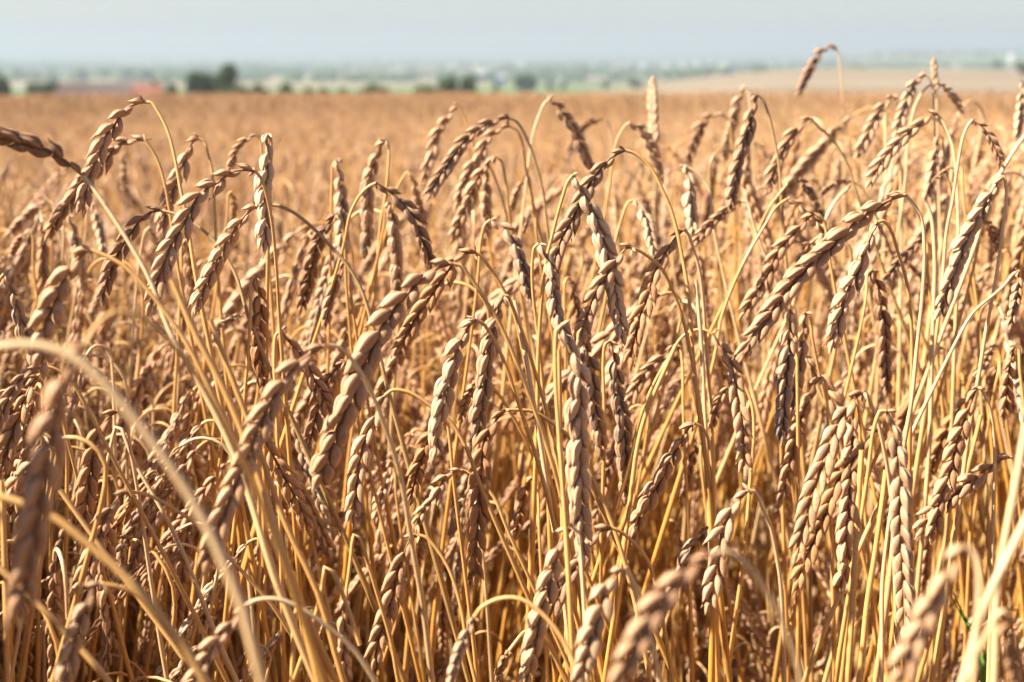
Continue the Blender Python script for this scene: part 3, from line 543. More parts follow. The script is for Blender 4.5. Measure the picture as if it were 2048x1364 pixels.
# ---------------------------------------------------------------- terrain, far things, air
def terrain():
    m, t, b = new_mat("ground")
    at = N(t, "ShaderNodeAttribute", attribute_name="tint"); sp = N(t, "ShaderNodeSeparateColor"); t.links.new(at.outputs[0], sp.inputs[0])
    geo = N(t, "ShaderNodeNewGeometry")
    mp = N(t, "ShaderNodeMapping"); mp.inputs["Scale"].default_value = (1/1100, 1/330, 0); mp.inputs["Rotation"].default_value = (0, 0, .08)
    t.links.new(geo.outputs["Position"], mp.inputs[0])
    vo = N(t, "ShaderNodeTexVoronoi"); vo.inputs["Scale"].default_value = 1; t.links.new(mp.outputs[0], vo.inputs["Vector"])
    vs = N(t, "ShaderNodeSeparateColor"); t.links.new(vo.outputs["Color"], vs.inputs[0])
    r = N(t, "ShaderNodeValToRGB"); r.color_ramp.interpolation = 'CONSTANT'; e = r.color_ramp.elements
    st = [(0, (.055, .10, .032)), (.22, (.20, .16, .095)), (.40, (.08, .13, .045)), (.55, (.24, .19, .12)), (.7, (.03, .06, .022)), (.82, (.15, .15, .07)), (.92, (.10, .15, .05))]
    while len(e) < len(st): e.new(.5)
    for q, (p, c) in zip(e, st): q.position = p; q.color = (*c, 1)
    t.links.new(vs.outputs[0], r.inputs[0])
    n0 = N(t, "ShaderNodeTexNoise"); n0.inputs["Scale"].default_value = .01; n0.inputs["Detail"].default_value = 4; t.links.new(geo.outputs["Position"], n0.inputs["Vector"])
    stub = ramp(t, n0.outputs[0], [(.3, (.165, .122, .074)), (.55, (.205, .158, .10)), (.75, (.14, .106, .062))])
    sy = N(t, "ShaderNodeSeparateXYZ"); t.links.new(geo.outputs["Position"], sy.inputs[0])
    band = mth(t, 'FRACT', mth(t, 'ADD', mth(t, 'MULTIPLY', sy.outputs[1], 1/260), mth(t, 'MULTIPLY', sy.outputs[0], 1/1500)))
    stub = mixc(t, mth(t, 'MULTIPLY', mth(t, 'GREATER_THAN', band, .62), .55), stub, (.115, .085, .05))
    c1 = mixc(t, sp.outputs[1], r.outputs[0], stub)          # pale stubble slope to the right
    n1 = N(t, "ShaderNodeTexNoise"); n1.inputs["Scale"].default_value = 22; n1.inputs["Detail"].default_value = 6; t.links.new(geo.outputs["Position"], n1.inputs["Vector"])
    soil = ramp(t, n1.outputs[0], [(.35, (.075, .045, .026)), (.55, (.14, .085, .048)), (.68, (.32, .21, .10))])
    c2 = mixc(t, sp.outputs[0], c1, soil)
    c3 = mixc(t, sp.outputs[2], c2, (.56, .395, .23))       # straw-covered field
    finish(t, b, c3, .9, .1, 0, n1.outputs[0], .02, .6)
    Ds = np.concatenate([[0], np.geomspace(.6, 150, 34), np.linspace(156, 330, 14), np.geomspace(350, 12000, 70)])
    an = np.concatenate([np.linspace(-28, 28, 141), np.arange(33, 328, 5)]); an = np.radians(an); k = len(an)
    X = Ds[:, None] * np.sin(an); Y = Ds[:, None] * np.cos(an)
    Z = ground_z(X, Y); D = np.hypot(X, Y); A = np.arctan2(X, Y)
    V = np.stack([X, Y, Z], -1).reshape(-1, 3)
    i = np.arange(len(Ds) - 1)[:, None] * k; j = np.arange(k)[None]; j2 = (j + 1) % k
    Q = np.stack([i + j, i + k + j, i + k + j2, i + j2], -1).reshape(-1, 4)
    tint = np.zeros((*D.shape, 4)); tint[..., 0] = 1 - sstep(20, 60, D)
    tint[..., 2] = sstep(20, 60, D) * (1 - sstep(158, 172, D))
    tint[..., 1] = sstep(180, 420, D) * (1 - sstep(1500, 1700, D)) * sstep(.03, .12, A) * (A < .6)
    solid("ground", mesh_from("ground", V, Q, m, tint.reshape(-1, 4)), kind="structure")

def leaf_cloud(rng, n, size, shape):
    """loose leaf-clump faces through the volume of a crown; shape(rng) -> centre"""
    V, T = [], []
    for i in range(n):
        c = np.array(shape()); u = nrm(np.array([rng.gauss(0, 1) for _ in range(3)])); v = nrm(np.cross(u, np.array([rng.gauss(0, 1) for _ in range(3)])))
        s = size * rng.uniform(.5, 1.3)
        V += [c - u * s, c + v * s * .8, c + u * s, c - v * s * .8]; T.append((4*i, 4*i+1, 4*i+2, 4*i+3))
    return np.array(V), np.array(T)

def crown_mesh(name, rng, h, wd, kind, mat):
    lobes = []
    if kind == 'tall':
        for _ in range(10):
            z = rng.uniform(.15, .95); lobes.append((rng.uniform(-.22, .22) * wd * (1.1 - z), rng.uniform(-.2, .2) * wd, z * h, wd * .42 * (1.2 - z * .6), h * .15))
    else:
        for _ in range(9):
            a = rng.uniform(0, 6.28); rr = rng.uniform(0, .32) * wd; z = rng.uniform(.3, .82)
            lobes.append((rr * math.cos(a), rr * math.sin(a), z * h, wd * rng.uniform(.16, .27), h * rng.uniform(.12, .2)))
    def shape():
        x, y, z, r, rh = rng.choice(lobes); d = nrm(np.array([rng.gauss(0, 1) for _ in range(3)])) * rng.uniform(.5, 1.0)
        return x + d[0] * r, y + d[1] * r, max(.1 * h, z + d[2] * rh)
    V, Q = leaf_cloud(rng, 1100, .05 * (h + wd), shape)
    V[:, 2] *= h / V[:, 2].max(); V[:, :2] *= wd / max(np.ptp(V[:, 0]), np.ptp(V[:, 1]))
    return mesh_from(name, V, Q, mat, smooth=False)

def leaf_mat(name, a, b_):
    m, t, b = new_mat(name); geo = N(t, "ShaderNodeNewGeometry"); oi = N(t, "ShaderNodeObjectInfo")
    c = mixc(t, geo.outputs["Random Per Island"], a, b_); c = mixc(t, mth(t, 'MULTIPLY', oi.outputs["Random"], .35), c, (.09, .10, .03))
    finish(t, b, c, .7, .2, .2); return m

def plain(name, c, rough=.8, spec=.2, var=.15, scale=6):
    m, t, b = new_mat(name); geo = N(t, "ShaderNodeTexCoord"); ns = N(t, "ShaderNodeTexNoise"); ns.inputs["Scale"].default_value = scale; ns.inputs["Detail"].default_value = 4
    t.links.new(geo.outputs["Object"], ns.inputs["Vector"])
    finish(t, b, mixc(t, ns.outputs[0], tuple(x * (1 - var) for x in c), tuple(x * (1 + var) for x in c)), rough, spec, 0); return m

def box(lo, hi):
    V = np.array([[x, y, z] for z in (lo[2], hi[2]) for y in (lo[1], hi[1]) for x in (lo[0], hi[0])])
    return V, np.array([(0, 2, 3, 1), (4, 5, 7, 6), (0, 1, 5, 4), (2, 6, 7, 3), (0, 4, 6, 2), (1, 3, 7, 5)])

def far_things():
    rng = random.Random(77)
    bark = plain("bark", (.07, .05, .035)); fol = leaf_mat("foliage", (.022, .05, .012), (.05, .095, .024)); fol2 = leaf_mat("foliage_light", (.035, .07, .018), (.075, .12, .03))
    V, Q, U = tube(np.array([(0, 0, -.15), (.02, 0, .3), (-.02, .02, .6), (0, 0, .8)]), np.array([.045, .035, .022, .008]), 7)
    acc = Acc(); acc.add(V, Q, U, (0, 0, 0, 0))
    for k in range(7):
        a = k * 2.4; z = .25 + .07 * k
        V, Q, U = tube(np.array([(0, 0, z), (.1 * math.cos(a), .1 * math.sin(a), z + .09), (.2 * math.cos(a), .2 * math.sin(a), z + .2)]), np.array([.016, .011, .004]), 5); acc.add(V, Q, U, (0, 0, 0, 0))
    trunk = acc.mesh("trunk", bark)
    cr = {}
    def tree(x, ytop, wpx, D, label, kind='round', f=fol, name="tree", cat="tree", group="trees along the field's far edge"):
        if ytop > 165: ytop -= 8; wpx *= 1.4
        X, Y, zt = far_point(x, ytop, D); g = float(ground_z(X, Y)); h = max(1.5, zt - g); wd = wpx / FPX * D * 1.1
        o = thing(name, (X, Y, g), label, cat, group)
        key = (kind, f.name, rng.randrange(3))
        if key not in cr: cr[key] = crown_mesh("crown", random.Random(str(key)), 1.0, 1.0, kind, f)
        c = part("crown", cr[key], o); c.scale = (wd, wd, h); c.rotation_euler = (0, 0, rng.uniform(0, 6.28))
        tk = part("trunk", trunk, o); tk.scale = (h * .6, h * .6, h)
    T = tree
    T(-4, 146, 40, 250, "dark tree cut by the left edge beside the red roofs")
    T(70, 160, 36, 330, "grey-green round tree behind the low roofs at the far left", f=fol2)
    T(102, 158, 40, 335, "taller of two grey-green trees behind the low roofs", f=fol2)
    T(345, 163, 30, 270, "small bush between the red roof and the dark grove", f=fol2)
    T(393, 138, 48, 300, "leftmost tree of the dark grove, with a flat top")
    T(420, 142, 46, 303, "middle, lowest tree of the dark grove")
    T(448, 120, 62, 300, "tallest tree of the dark grove, pointed crown", 'tall')
    T(478, 172, 30, 290, "low bush at the foot of the tallest dark tree", f=fol2)
    T(517, 171, 32, 300, "round bush at the field edge, first right of the dark grove")
    T(570, 170, 28, 300, "round bush second right of the dark grove")
    T(618, 178, 24, 300, "tiny bush, left one of a close pair at the field edge")
    T(648, 178, 22, 302, "tiny bush, right one of a close pair at the field edge")
    T(687, 178, 22, 300, "tiny lone bush left of the wide flat bush")
    T(745, 172, 54, 300, "wide flat bush at the field edge, left of centre")
    T(848, 173, 30, 310, "faint bush left of the twin round trees", f=fol2)
    T(898, 148, 54, 300, "left one of the twin round trees at centre")
    T(938, 149, 52, 302, "right one of the twin round trees at centre", f=fol2)
    T(992, 150, 16, 420, "slim bluish tree beside the blue barn", 'tall')
    T(1052, 147, 46, 800, "wide dark tree alone on the pale fields right of the blue barn")
    T(1100, 164, 18, 1000, "first of three specks of trees in the pale field", f=fol2)
    T(1127, 163, 15, 1000, "second of three specks of trees in the pale field", f=fol2)
    T(1210, 162, 18, 1000, "third of three specks of trees in the pale field", f=fol2)
    T(1272, 157, 32, 1000, "low dark bush in the pale field beside the upright pale ear")
    T(1460, 150, 16, 1150, "small bush on the stubble slope, nearer the upright ear")
    T(1511, 149, 18, 1150, "small bush on the stubble slope, beside the blurred pale ear")
    T(1995, 118, 26, 1750, "hazy tree behind the stubble slope at the far right", f=fol2, group="trees behind the stubble slope")
    T(2046, 122, 34, 900, "dark tree cut by the right edge above the stubble slope", group="trees behind the stubble slope")

    white = plain("white_wall", (.50, .49, .47), .7); grey = plain("grey_wall", (.20, .19, .18)); red = plain("red_roof", (.17, .065, .045), .7, .2, .2, 3); dk = plain("dark_roof", (.065, .05, .045)); glass = plain("window_glass", (.05, .06, .07), .15, .5); blue = plain("blue_wall", (.12, .20, .36)); silver = plain("pale_roof", (.42, .42, .42), .35, .6)
    def house(x, y, D, L, Wd, H, RH, rot, wall, roof, label, cat="house", name="house", group=None, chim=False, win=True, zoff=0):
        X, Y, zt = far_point(x, 150 if y is None else y, D); g = float(ground_z(X, Y)) if y is None else zt - H - RH
        o = thing(name, (X, Y, g), label, cat, group); o.rotation_euler = (0, 0, rot)
        a, b = L / 2, Wd / 2
        V, Q = box((-a, -b, -1.5), (a, b, H)); n = len(V)
        V = np.concatenate([V, [(-a, 0, H + RH), (a, 0, H + RH)]])
        part("wall", mesh_from("wall", V, Q, wall, smooth=False, T=[(6, 4, 8), (5, 7, 9)]), o)
        e = .35; ov = .4
        V = np.array([(s * (a + ov), q * (b + e), H - e * RH / b + z) for z in (.03, .28) for s in (-1, 1) for q in (-1, 1)] + [(s * (a + ov), 0, H + RH + z) for z in (.03, .28) for s in (-1, 1)])
        Q = [(4, 6, 11, 10), (10, 11, 7, 5), (0, 8, 9, 2), (8, 1, 3, 9), (0, 2, 6, 4), (1, 5, 7, 3), (0, 4, 10, 8), (8, 10, 5, 1), (2, 9, 11, 6), (9, 3, 7, 11)]
        rf = part("roof", mesh_from("roof", V, Q, roof, smooth=False), o)
        if chim:
            V, Q = box((a * .3, -.4, H + RH - .6), (a * .3 + .7, .4, H + RH + 1.1)); part("chimney", mesh_from("chimney", V, Q, red, smooth=False), rf)
        if win:
            for k in range(max(2, int(L / 4))):
                xx = -a + (k + .5) * L / max(2, int(L / 4))
                V, Q = box((xx - .6, -b - .04, H * .42), (xx + .6, -b + .05, H * .42 + 1.3)); part("window", mesh_from("window", V, Q, glass, smooth=False), o)
        return o
    g1 = "farm buildings beyond the field"
    house(160, 168, 270, 7.0, 6, 2.6, 2.0, .15, grey, dk, "low grey house with a dark roof at the far left", group=g1)
    house(240, 168, 262, 9.5, 6, 2.2, 1.9, -.1, grey, dk, "long dark-roofed barn between the grey house and the red roof", "barn", "barn", g1, False)
    house(296, 171, 252, 4.5, 6.5, 1.8, 2.4, .05, grey, red, "house with a large red tiled roof", group=g1, chim=True)
    house(1003, 150, 1000, 4.0, 4, 4.0, 1.6, .3, blue, silver, "small blue barn right of the twin round trees", "barn", "barn", g1)
    gt = "white houses of the far town"
    spots = [(1366, 131), (1384, 134), (1394, 130), (1420, 133), (1432, 138), (1448, 132), (1500, 132), (1521, 134), (1566, 131), (1540, 128), (1335, 134), (1310, 137), (1290, 132), (1262, 136), (1240, 131), (1190, 137), (1166, 134),
             (1040, 131), (960, 141), (938, 146), (968, 147), (905, 139), (852, 148), (1600, 126), (1770, 124), (1852, 120), (1872, 122)]
    for i, (x, y) in enumerate(spots):
        D = float(np.clip(48.0 * FPX / max(y - 100 + 3, 8), 1700, 4600)); sz = D / 2600
        if x > 1740: D, sz = 2600, 1.0
        ang = (x - 1024) / FPX; gz = float(ground_z(D * math.sin(ang), D * math.cos(ang)))
        house(x, None, D, rng.uniform(11, 17) * sz, rng.uniform(9, 13) * sz, rng.uniform(5, 8) * sz, rng.uniform(2.5, 4) * sz, rng.uniform(-.9, .9), white, rng.choice((silver, silver, red)), "white house of the hazy far town, reduced to a pale speck", group=gt, win=False)
    house(2022, 109, 2300, 9, 8, 7, 3, -.5, white, silver, "bright white building behind the stubble slope near the right edge", "building", "building", gt, win=False)
    # far woods and hedges: one mass
    acc = []; n = 0; Vs, Qs = [], []
    ks, ms = 8, 5
    th = np.linspace(0, 2 * math.pi, ks, endpoint=False); ph = np.linspace(.02, math.pi * .62, ms)
    base = np.stack([np.sin(ph)[:, None] * np.cos(th), np.sin(ph)[:, None] * np.sin(th), np.broadcast_to(np.cos(ph)[:, None], (ms, ks))], -1).reshape(-1, 3)
    i = np.arange(ms - 1)[:, None] * ks; j = np.arange(ks)[None]; j2 = (j + 1) % ks
    bq = np.stack([i + j, i + ks + j, i + ks + j2, i + j2], -1).reshape(-1, 4)
    nr = np.random.default_rng(5)
    strips = []
    for _ in range(150):
        D = math.exp(rng.uniform(math.log(1750), math.log(9500))); strips.append((rng.uniform(-.5, .5), D, rng.uniform(.012, .07), rng.uniform(5, 11)))
    strips += [(-.30, 2300, .05, 9), (-.18, 2700, .06, 9), (.06, 2500, .05, 10), (.10, 3000, .06, 12), (.20, 2400, .05, 8), (.30, 2300, .10, 12), (.26, 3400, .1, 12), (-.02, 1900, .03, 7), (-.08, 2000, .03, 7)]
    for (a, D, wa, h) in strips:
        for _ in range(int(wa * D / 7)):
            aa = a + rng.uniform(-wa, wa); dd = D * (1 + rng.gauss(0, .012)); X, Y = dd * math.sin(aa), dd * math.cos(aa)
            s = np.array((h * rng.uniform(.6, 1.3), h * rng.uniform(.6, 1.3), h * rng.uniform(.6, 1.4)))
            Vs.append(base * s * (1 + nr.normal(0, .12, (len(base), 1))) + (X, Y, float(ground_z(X, Y)) + h * .25)); Qs.append(bq + n); n += len(base)
    solid("distant_woods", mesh_from("distant_woods", np.concatenate(Vs), np.concatenate(Qs), fol), "blue hazy woods and hedges across the far valley", "woods", "stuff")

def haze():
    m = bpy.data.materials.new("haze"); m.use_nodes = True; t = m.node_tree
    t.nodes.remove(t.nodes["Principled BSDF"]); pv = N(t, "ShaderNodeVolumePrincipled")
    pv.inputs["Color"].default_value = (.335, .395, .465, 1); pv.inputs["Density"].default_value = 2.8e-4; pv.inputs["Anisotropy"].default_value = .1
    t.links.new(pv.outputs[0], t.nodes["Material Output"].inputs["Volume"])
    V, Q = box((-12500, -12500, -62), (12500, 12500, 95))
    solid("haze", mesh_from("haze", V, Q, m, smooth=False), "pale blue haze over the far valley", "haze", "stuff")

# ---------------------------------------------------------------- the crop
GROUP = "spelt stalks at the front of the field"
rng = random.Random(4)
def pts_of(s): return [tuple(map(float, q.split(','))) for q in s.split()]

def root_path(P, slope_from, rng):
    """carry a stem on from its lowest seen point down to the soil"""
    a, b = np.array(slope_from), np.array(P[-1]); dz = max(.02, a[2] - b[2]); lean = np.clip((b - a)[:2] / dz, -.45, .45)
    g = float(ground_z(b[0], b[1])) - .02; h = b[2] - g
    end = np.array((b[0] + lean[0] * h * .5, b[1] + lean[1] * h * .3 + rng.uniform(-.02, .06), g))
    mid = b + (end - b) * .5; mid[0] = b[0] + lean[0] * h * .36
    return list(P) + [b + (mid - b) * .45 + np.array((lean[0] * h * .04, 0, 0)), mid, end]

SPOT = []          # (label, ear middle x, y) of every followed stalk
n_leaf = 0
def grow(line_style, d, roll, straw, label, ear, stem, rng):
    dt = rng.uniform(-.03, .035) * d
    E = [px(x, y, d + dt * i / (len(ear) - 1)) for i, (x, y) in enumerate(ear)]
    dr = rng.uniform(-.03, .07); Ls = np.concatenate([[0], np.cumsum([math.dist(stem[i], stem[i + 1]) for i in range(len(stem) - 1)])])
    P = [px(x, y, d + dr * l / 600) for (x, y), l in zip(stem, Ls)]
    P = root_path(P, P[-2] if len(P) < 3 else P[-3], rng)
    base = P[-1].copy()
    o = thing("spelt_stalk", base, label, "spelt stalk", GROUP)
    Lw = sum(math.dist(E[i], E[i + 1]) for i in range(len(E) - 1))
    n = int(np.clip(round(Lw / .0061), 12, 23))
    a = Acc(); build_ear(a, E, n, R(min(roll, 42)), rng, {'grey': 1.0, 'dark': .5, 'pale': .35, 'tan': .35}.get(line_style, .15), 2, True, 1.12 if 'fattest' in label or label.startswith('fat ') else .86)
    part("ear", a.mesh("ear", EARM[line_style], base), o)
    k = .82 if d < .6 else .95
    a = Acc(); build_stem(a, P, 84, .0012 * k, .0020 * k, rng); part("stem", a.mesh("stem", STEMM[straw], base), o)
    if rng.random() < .42:
        L = np.array(P); zz = base[2] + rng.uniform(.35, .8); i = int(np.argmin(abs(L[:, 2] - zz)))
        a = Acc(); build_leaf(a, L[i], (rng.uniform(-1, 1), rng.uniform(-.3, 1), .2), rng.uniform(.10, .2), rng.uniform(.006, .010), rng); part("leaf", a.mesh("leaf", LEAFM, base), o)
    SPOT.append((label, *np.mean(ear, 0)))

for line in STALKS.strip().splitlines():
    head, label, ear, stem = line.split('|'); st, d, roll, straw = head.split()
    grow(st, float(d), float(roll), straw, label, pts_of(ear), pts_of(stem), rng)
for line in STRAWS.strip().splitlines():
    head, label, course = line.split('|'); d, straw, wd = head.split(); d = float(d); C = pts_of(course)
    if C[0][1] > C[-1][1]: C = C[::-1]
    P = [px(x, y, d) for x, y in C]; P = root_path(P, P[-3], rng); base = P[-1].copy()
    a = Acc(); build_stem(a, P, 60, .0017 * float(wd), .0021 * float(wd), rng)
    o = solid("straw", a.mesh("straw", STEMM[straw], base), label, "straw", group="bare straws among the spelt"); o.location = base

# stalks grown from scratch, used again and again behind the followed ones
def variant(rng, lod, n=None):
    H = 1.15; lean = rng.uniform(.02, .20); r = rng.choice((.006, .010, .016, .024, .034)) * rng.uniform(.8, 1.2)
    turn = R(rng.uniform(120, 176)); Le = rng.uniform(.105, .145) if lod == 2 else rng.uniform(.09, .125)
    bow = rng.uniform(-.04, .04)
    top = np.array((lean, 0, H - r)); th0 = math.atan2(lean * .8, H)
    zs = np.linspace(0, 1, 9)
    st = [np.array((lean * z ** 1.5, bow * math.sin(3.1 * z), (H - r) * z)) for z in zs]
    # bend over towards -x
    c = top + np.array((-r, 0, 0)); arc = []
    for q in np.linspace(0, 1, 7)[1:]:
        a = turn * q; arc.append(c + r * np.array((math.cos(a), 0, math.sin(a))))
    d = np.array((-math.sin(turn), 0, math.cos(turn))); e = [arc[-1]]
    for k in range(6):
        d = nrm(d + np.array((.0, 0, -.07)) + np.array((rng.uniform(-.03, .03), rng.uniform(-.05, .05), 0))); e.append(e[-1] + d * Le / 6)
    return (st + arc)[::-1], e

def plant_meshes(rng, lod, style, straw, join=False):
    stp, ear = variant(rng, lod); n = int(rng.uniform(17, 23)) if lod else 11
    ae, as_ = Acc(), Acc()
    build_ear(ae, ear, n, rng.uniform(-1.6, 1.6), rng, {'grey': 1.0, 'pale': .4}.get(style, .25), lod, None, (1.0, .82, .86)[lod])
    build_stem(as_, stp, (22, 52, 64)[lod], .00115 if lod else .0015, .0018 if lod else .0022, rng, lod)
    if join:
        ae.add(*as_.arrays()[:3], as_.arrays()[3], 1)
        for _ in range(rng.choice((2, 3, 3, 4))):
            al = Acc(); z = rng.uniform(.08, .68); build_leaf(al, (0, 0, z), (rng.uniform(-1, 1), rng.uniform(-1, 1), .2), rng.uniform(.14, .26), .015, rng); ae.add(*al.arrays()[:3], al.arrays()[3], 2)
        return ae.mesh("spelt", [EARM[style], STEMM[straw], LEAFM])
    return ae.mesh("ear", EARM[style]), as_.mesh("stem", STEMM[straw]), np.array(ear)

TAGS = {  # short handles on the stalks one finds at once
 "longest and fattest": "longest fat ear", "big sharp ear": "big slanting ear", "long pale ear hanging straight": "long straight pale ear", "textbook": "plaited twin ears", "lone brown": "ear against the sky",
 "very blurred big": "big blurred ear", "very blurred large": "blurred ear under a pale arch", "large soft": "large soft ear", "long thick tan": "long flat-necked ear", "light grey ear": "plumb light grey ear", "dark grey ear": "dark drooping ear",
 "long curved": "long curved brown ear", "dark grey-brown": "slender dark ear", "long plaited": "sunlit plaited ear", "dark jagged": "dark jagged ear", "cream ear": "cream ear", "brown ear hung on": "tall wide arch",
 "two-coloured": "bristly orange ear", "smooth pinkish": "edge-on pinkish ear", "pale ear with a black": "black-banded ear", "whitish smooth": "whitish smooth ear", "slender braided": "hairpin-necked ear", "slim braided": "slim braided ear before the dark gap",
 "fat ear with": "fat swollen ear", "sharp tan": "highest left ear", "thick pale ear": "thick plumb pale ear", "pale ear on a nearly": "white-stemmed ear", "pale ear standing bolt": "upright pale ear", "orange ear with loose": "orange ear by the folded straw",
 "big brown ear": "ear rising from the left edge", "tan ear drooping right": "n", "ear drooping right": "long pale bow", "husked ear": "husked ear", "brown ear lying nearly": "flat-lying brown ear", "pale ear falling right from a tall": "pale falling ear", "flat orange": "flat orange ear", "dark braided": "dark braided ear"}
MARK = [(t, x, y) for lab, x, y in SPOT for k, t in TAGS.items() if lab.startswith(k) and t != "n"]
used = {l for l, _, _ in SPOT}
WORD = {'tan': 'tan', 'orange': 'orange-brown', 'pale': 'pale', 'grey': 'grey-stained', 'dark': 'dark brown', 'pink': 'pinkish'}
def auto_label(style, neck, tip, size, rng):
    dx, dy = tip[0] - neck[0], tip[1] - neck[1]; a = math.degrees(math.atan2(dx, max(dy, 1e-3)))
    pose = "hanging straight down" if abs(a) < 9 else ("leaning " if abs(a) < 35 else "slanting widely ") + ("right" if a > 0 else "left")
    mx, my = (neck[0] + tip[0]) / 2, (neck[1] + tip[1]) / 2
    for t, x, y in sorted(MARK, key=lambda m: (m[1] - mx) ** 2 + (m[2] - my) ** 2):
        ox, oy = mx - x, my - y
        if abs(oy) > abs(ox) * 1.4: rel = "above" if oy < 0 else "below"
        elif abs(ox) > abs(oy) * 1.4: rel = "left of" if ox < 0 else "right of"
        else: rel = ("up" if oy < 0 else "down") + " and " + ("left" if ox < 0 else "right") + " of"
        far = "" if math.hypot(ox, oy) < 220 else "well "
        for sz in (("small ",) if size < .75 else ("", "slim ")) + ("short ",):
            l = f"{sz}{WORD[style]} ear {pose}, {far}{rel} the {t}"
            if l not in used and len(l.split()) <= 16: used.add(l); return l
    return f"{WORD[style]} ear {pose} among the others"

rv = random.Random(21)
styles = ['tan', 'tan', 'pale', 'orange', 'grey', 'tan', 'pink', 'dark', 'tan', 'pale', 'orange', 'tan', 'grey', 'tan', 'pale', 'tan', 'pink', 'orange', 'dark', 'tan']
VARS = [(s, *plant_meshes(rv, 2, s, rv.choice(('gold', 'gold', 'gold', 'pale', 'olive')))) for s in styles]
VLEAF = []
for _ in range(5):
    a = Acc(); build_leaf(a, (0, 0, 0), (1, 0, .2), rv.uniform(.12, .2), .009, rv, rv.uniform(.6, 1.5)); VLEAF.append(a.mesh("leaf", LEAFM))
NFILL = 172
made = 0; tries = 0
while made < NFILL and tries < 4000:
    tries += 1
    d = 1.12 + 1.2 * rv.random() ** 1.05; x = rv.uniform(-60, 2110)
    ytop = np.interp(x, [0, 300, 900, 1100, 1300, 1500, 2048], [400, 410, 390, 330, 270, 205, 200]) + (0 if d > 1.25 else 120)
    y = rv.uniform(ytop, 1130 if d < 1.5 else 820)
    p = px(x, y, d); g = float(ground_z(p[0], p[1])); H = p[2] - g
    if (x < 760 and y > 900) or not .72 < H < 1.43: continue
    s = H / 1.15
    style, me, ms, ear = VARS[rv.randrange(len(VARS))]
    rz = rv.gauss(0, .75) + (0 if rv.random() < .70 else math.pi)
    cr_, sr_ = math.cos(rz), math.sin(rz); M = np.array(((cr_, -sr_, 0), (sr_, cr_, 0), (0, 0, 1)))
    off = M @ (ear[0] * s); base = np.array((p[0] - off[0], p[1] - off[1], g))
    e0, e1 = base + M @ (ear[0] * s), base + M @ (ear[-1] * s)
    n0, n1 = proj(e0), proj(e1)
    if n0[2] < 1.1 or n1[2] < 1.1: continue
    o = thing("spelt_stalk", base, auto_label(style, n0, n1, s, rv), "spelt stalk", GROUP); o.rotation_euler = (0, 0, rz); o.scale = (s, s, s)
    part("ear", me, o); part("stem", ms, o)
    if rv.random() < .45:
        l = part("leaf", rv.choice(VLEAF), o); l.location = (0, 0, rv.uniform(.35, .8)); l.rotation_euler = (0, 0, rv.uniform(0, 6.28))
    made += 1

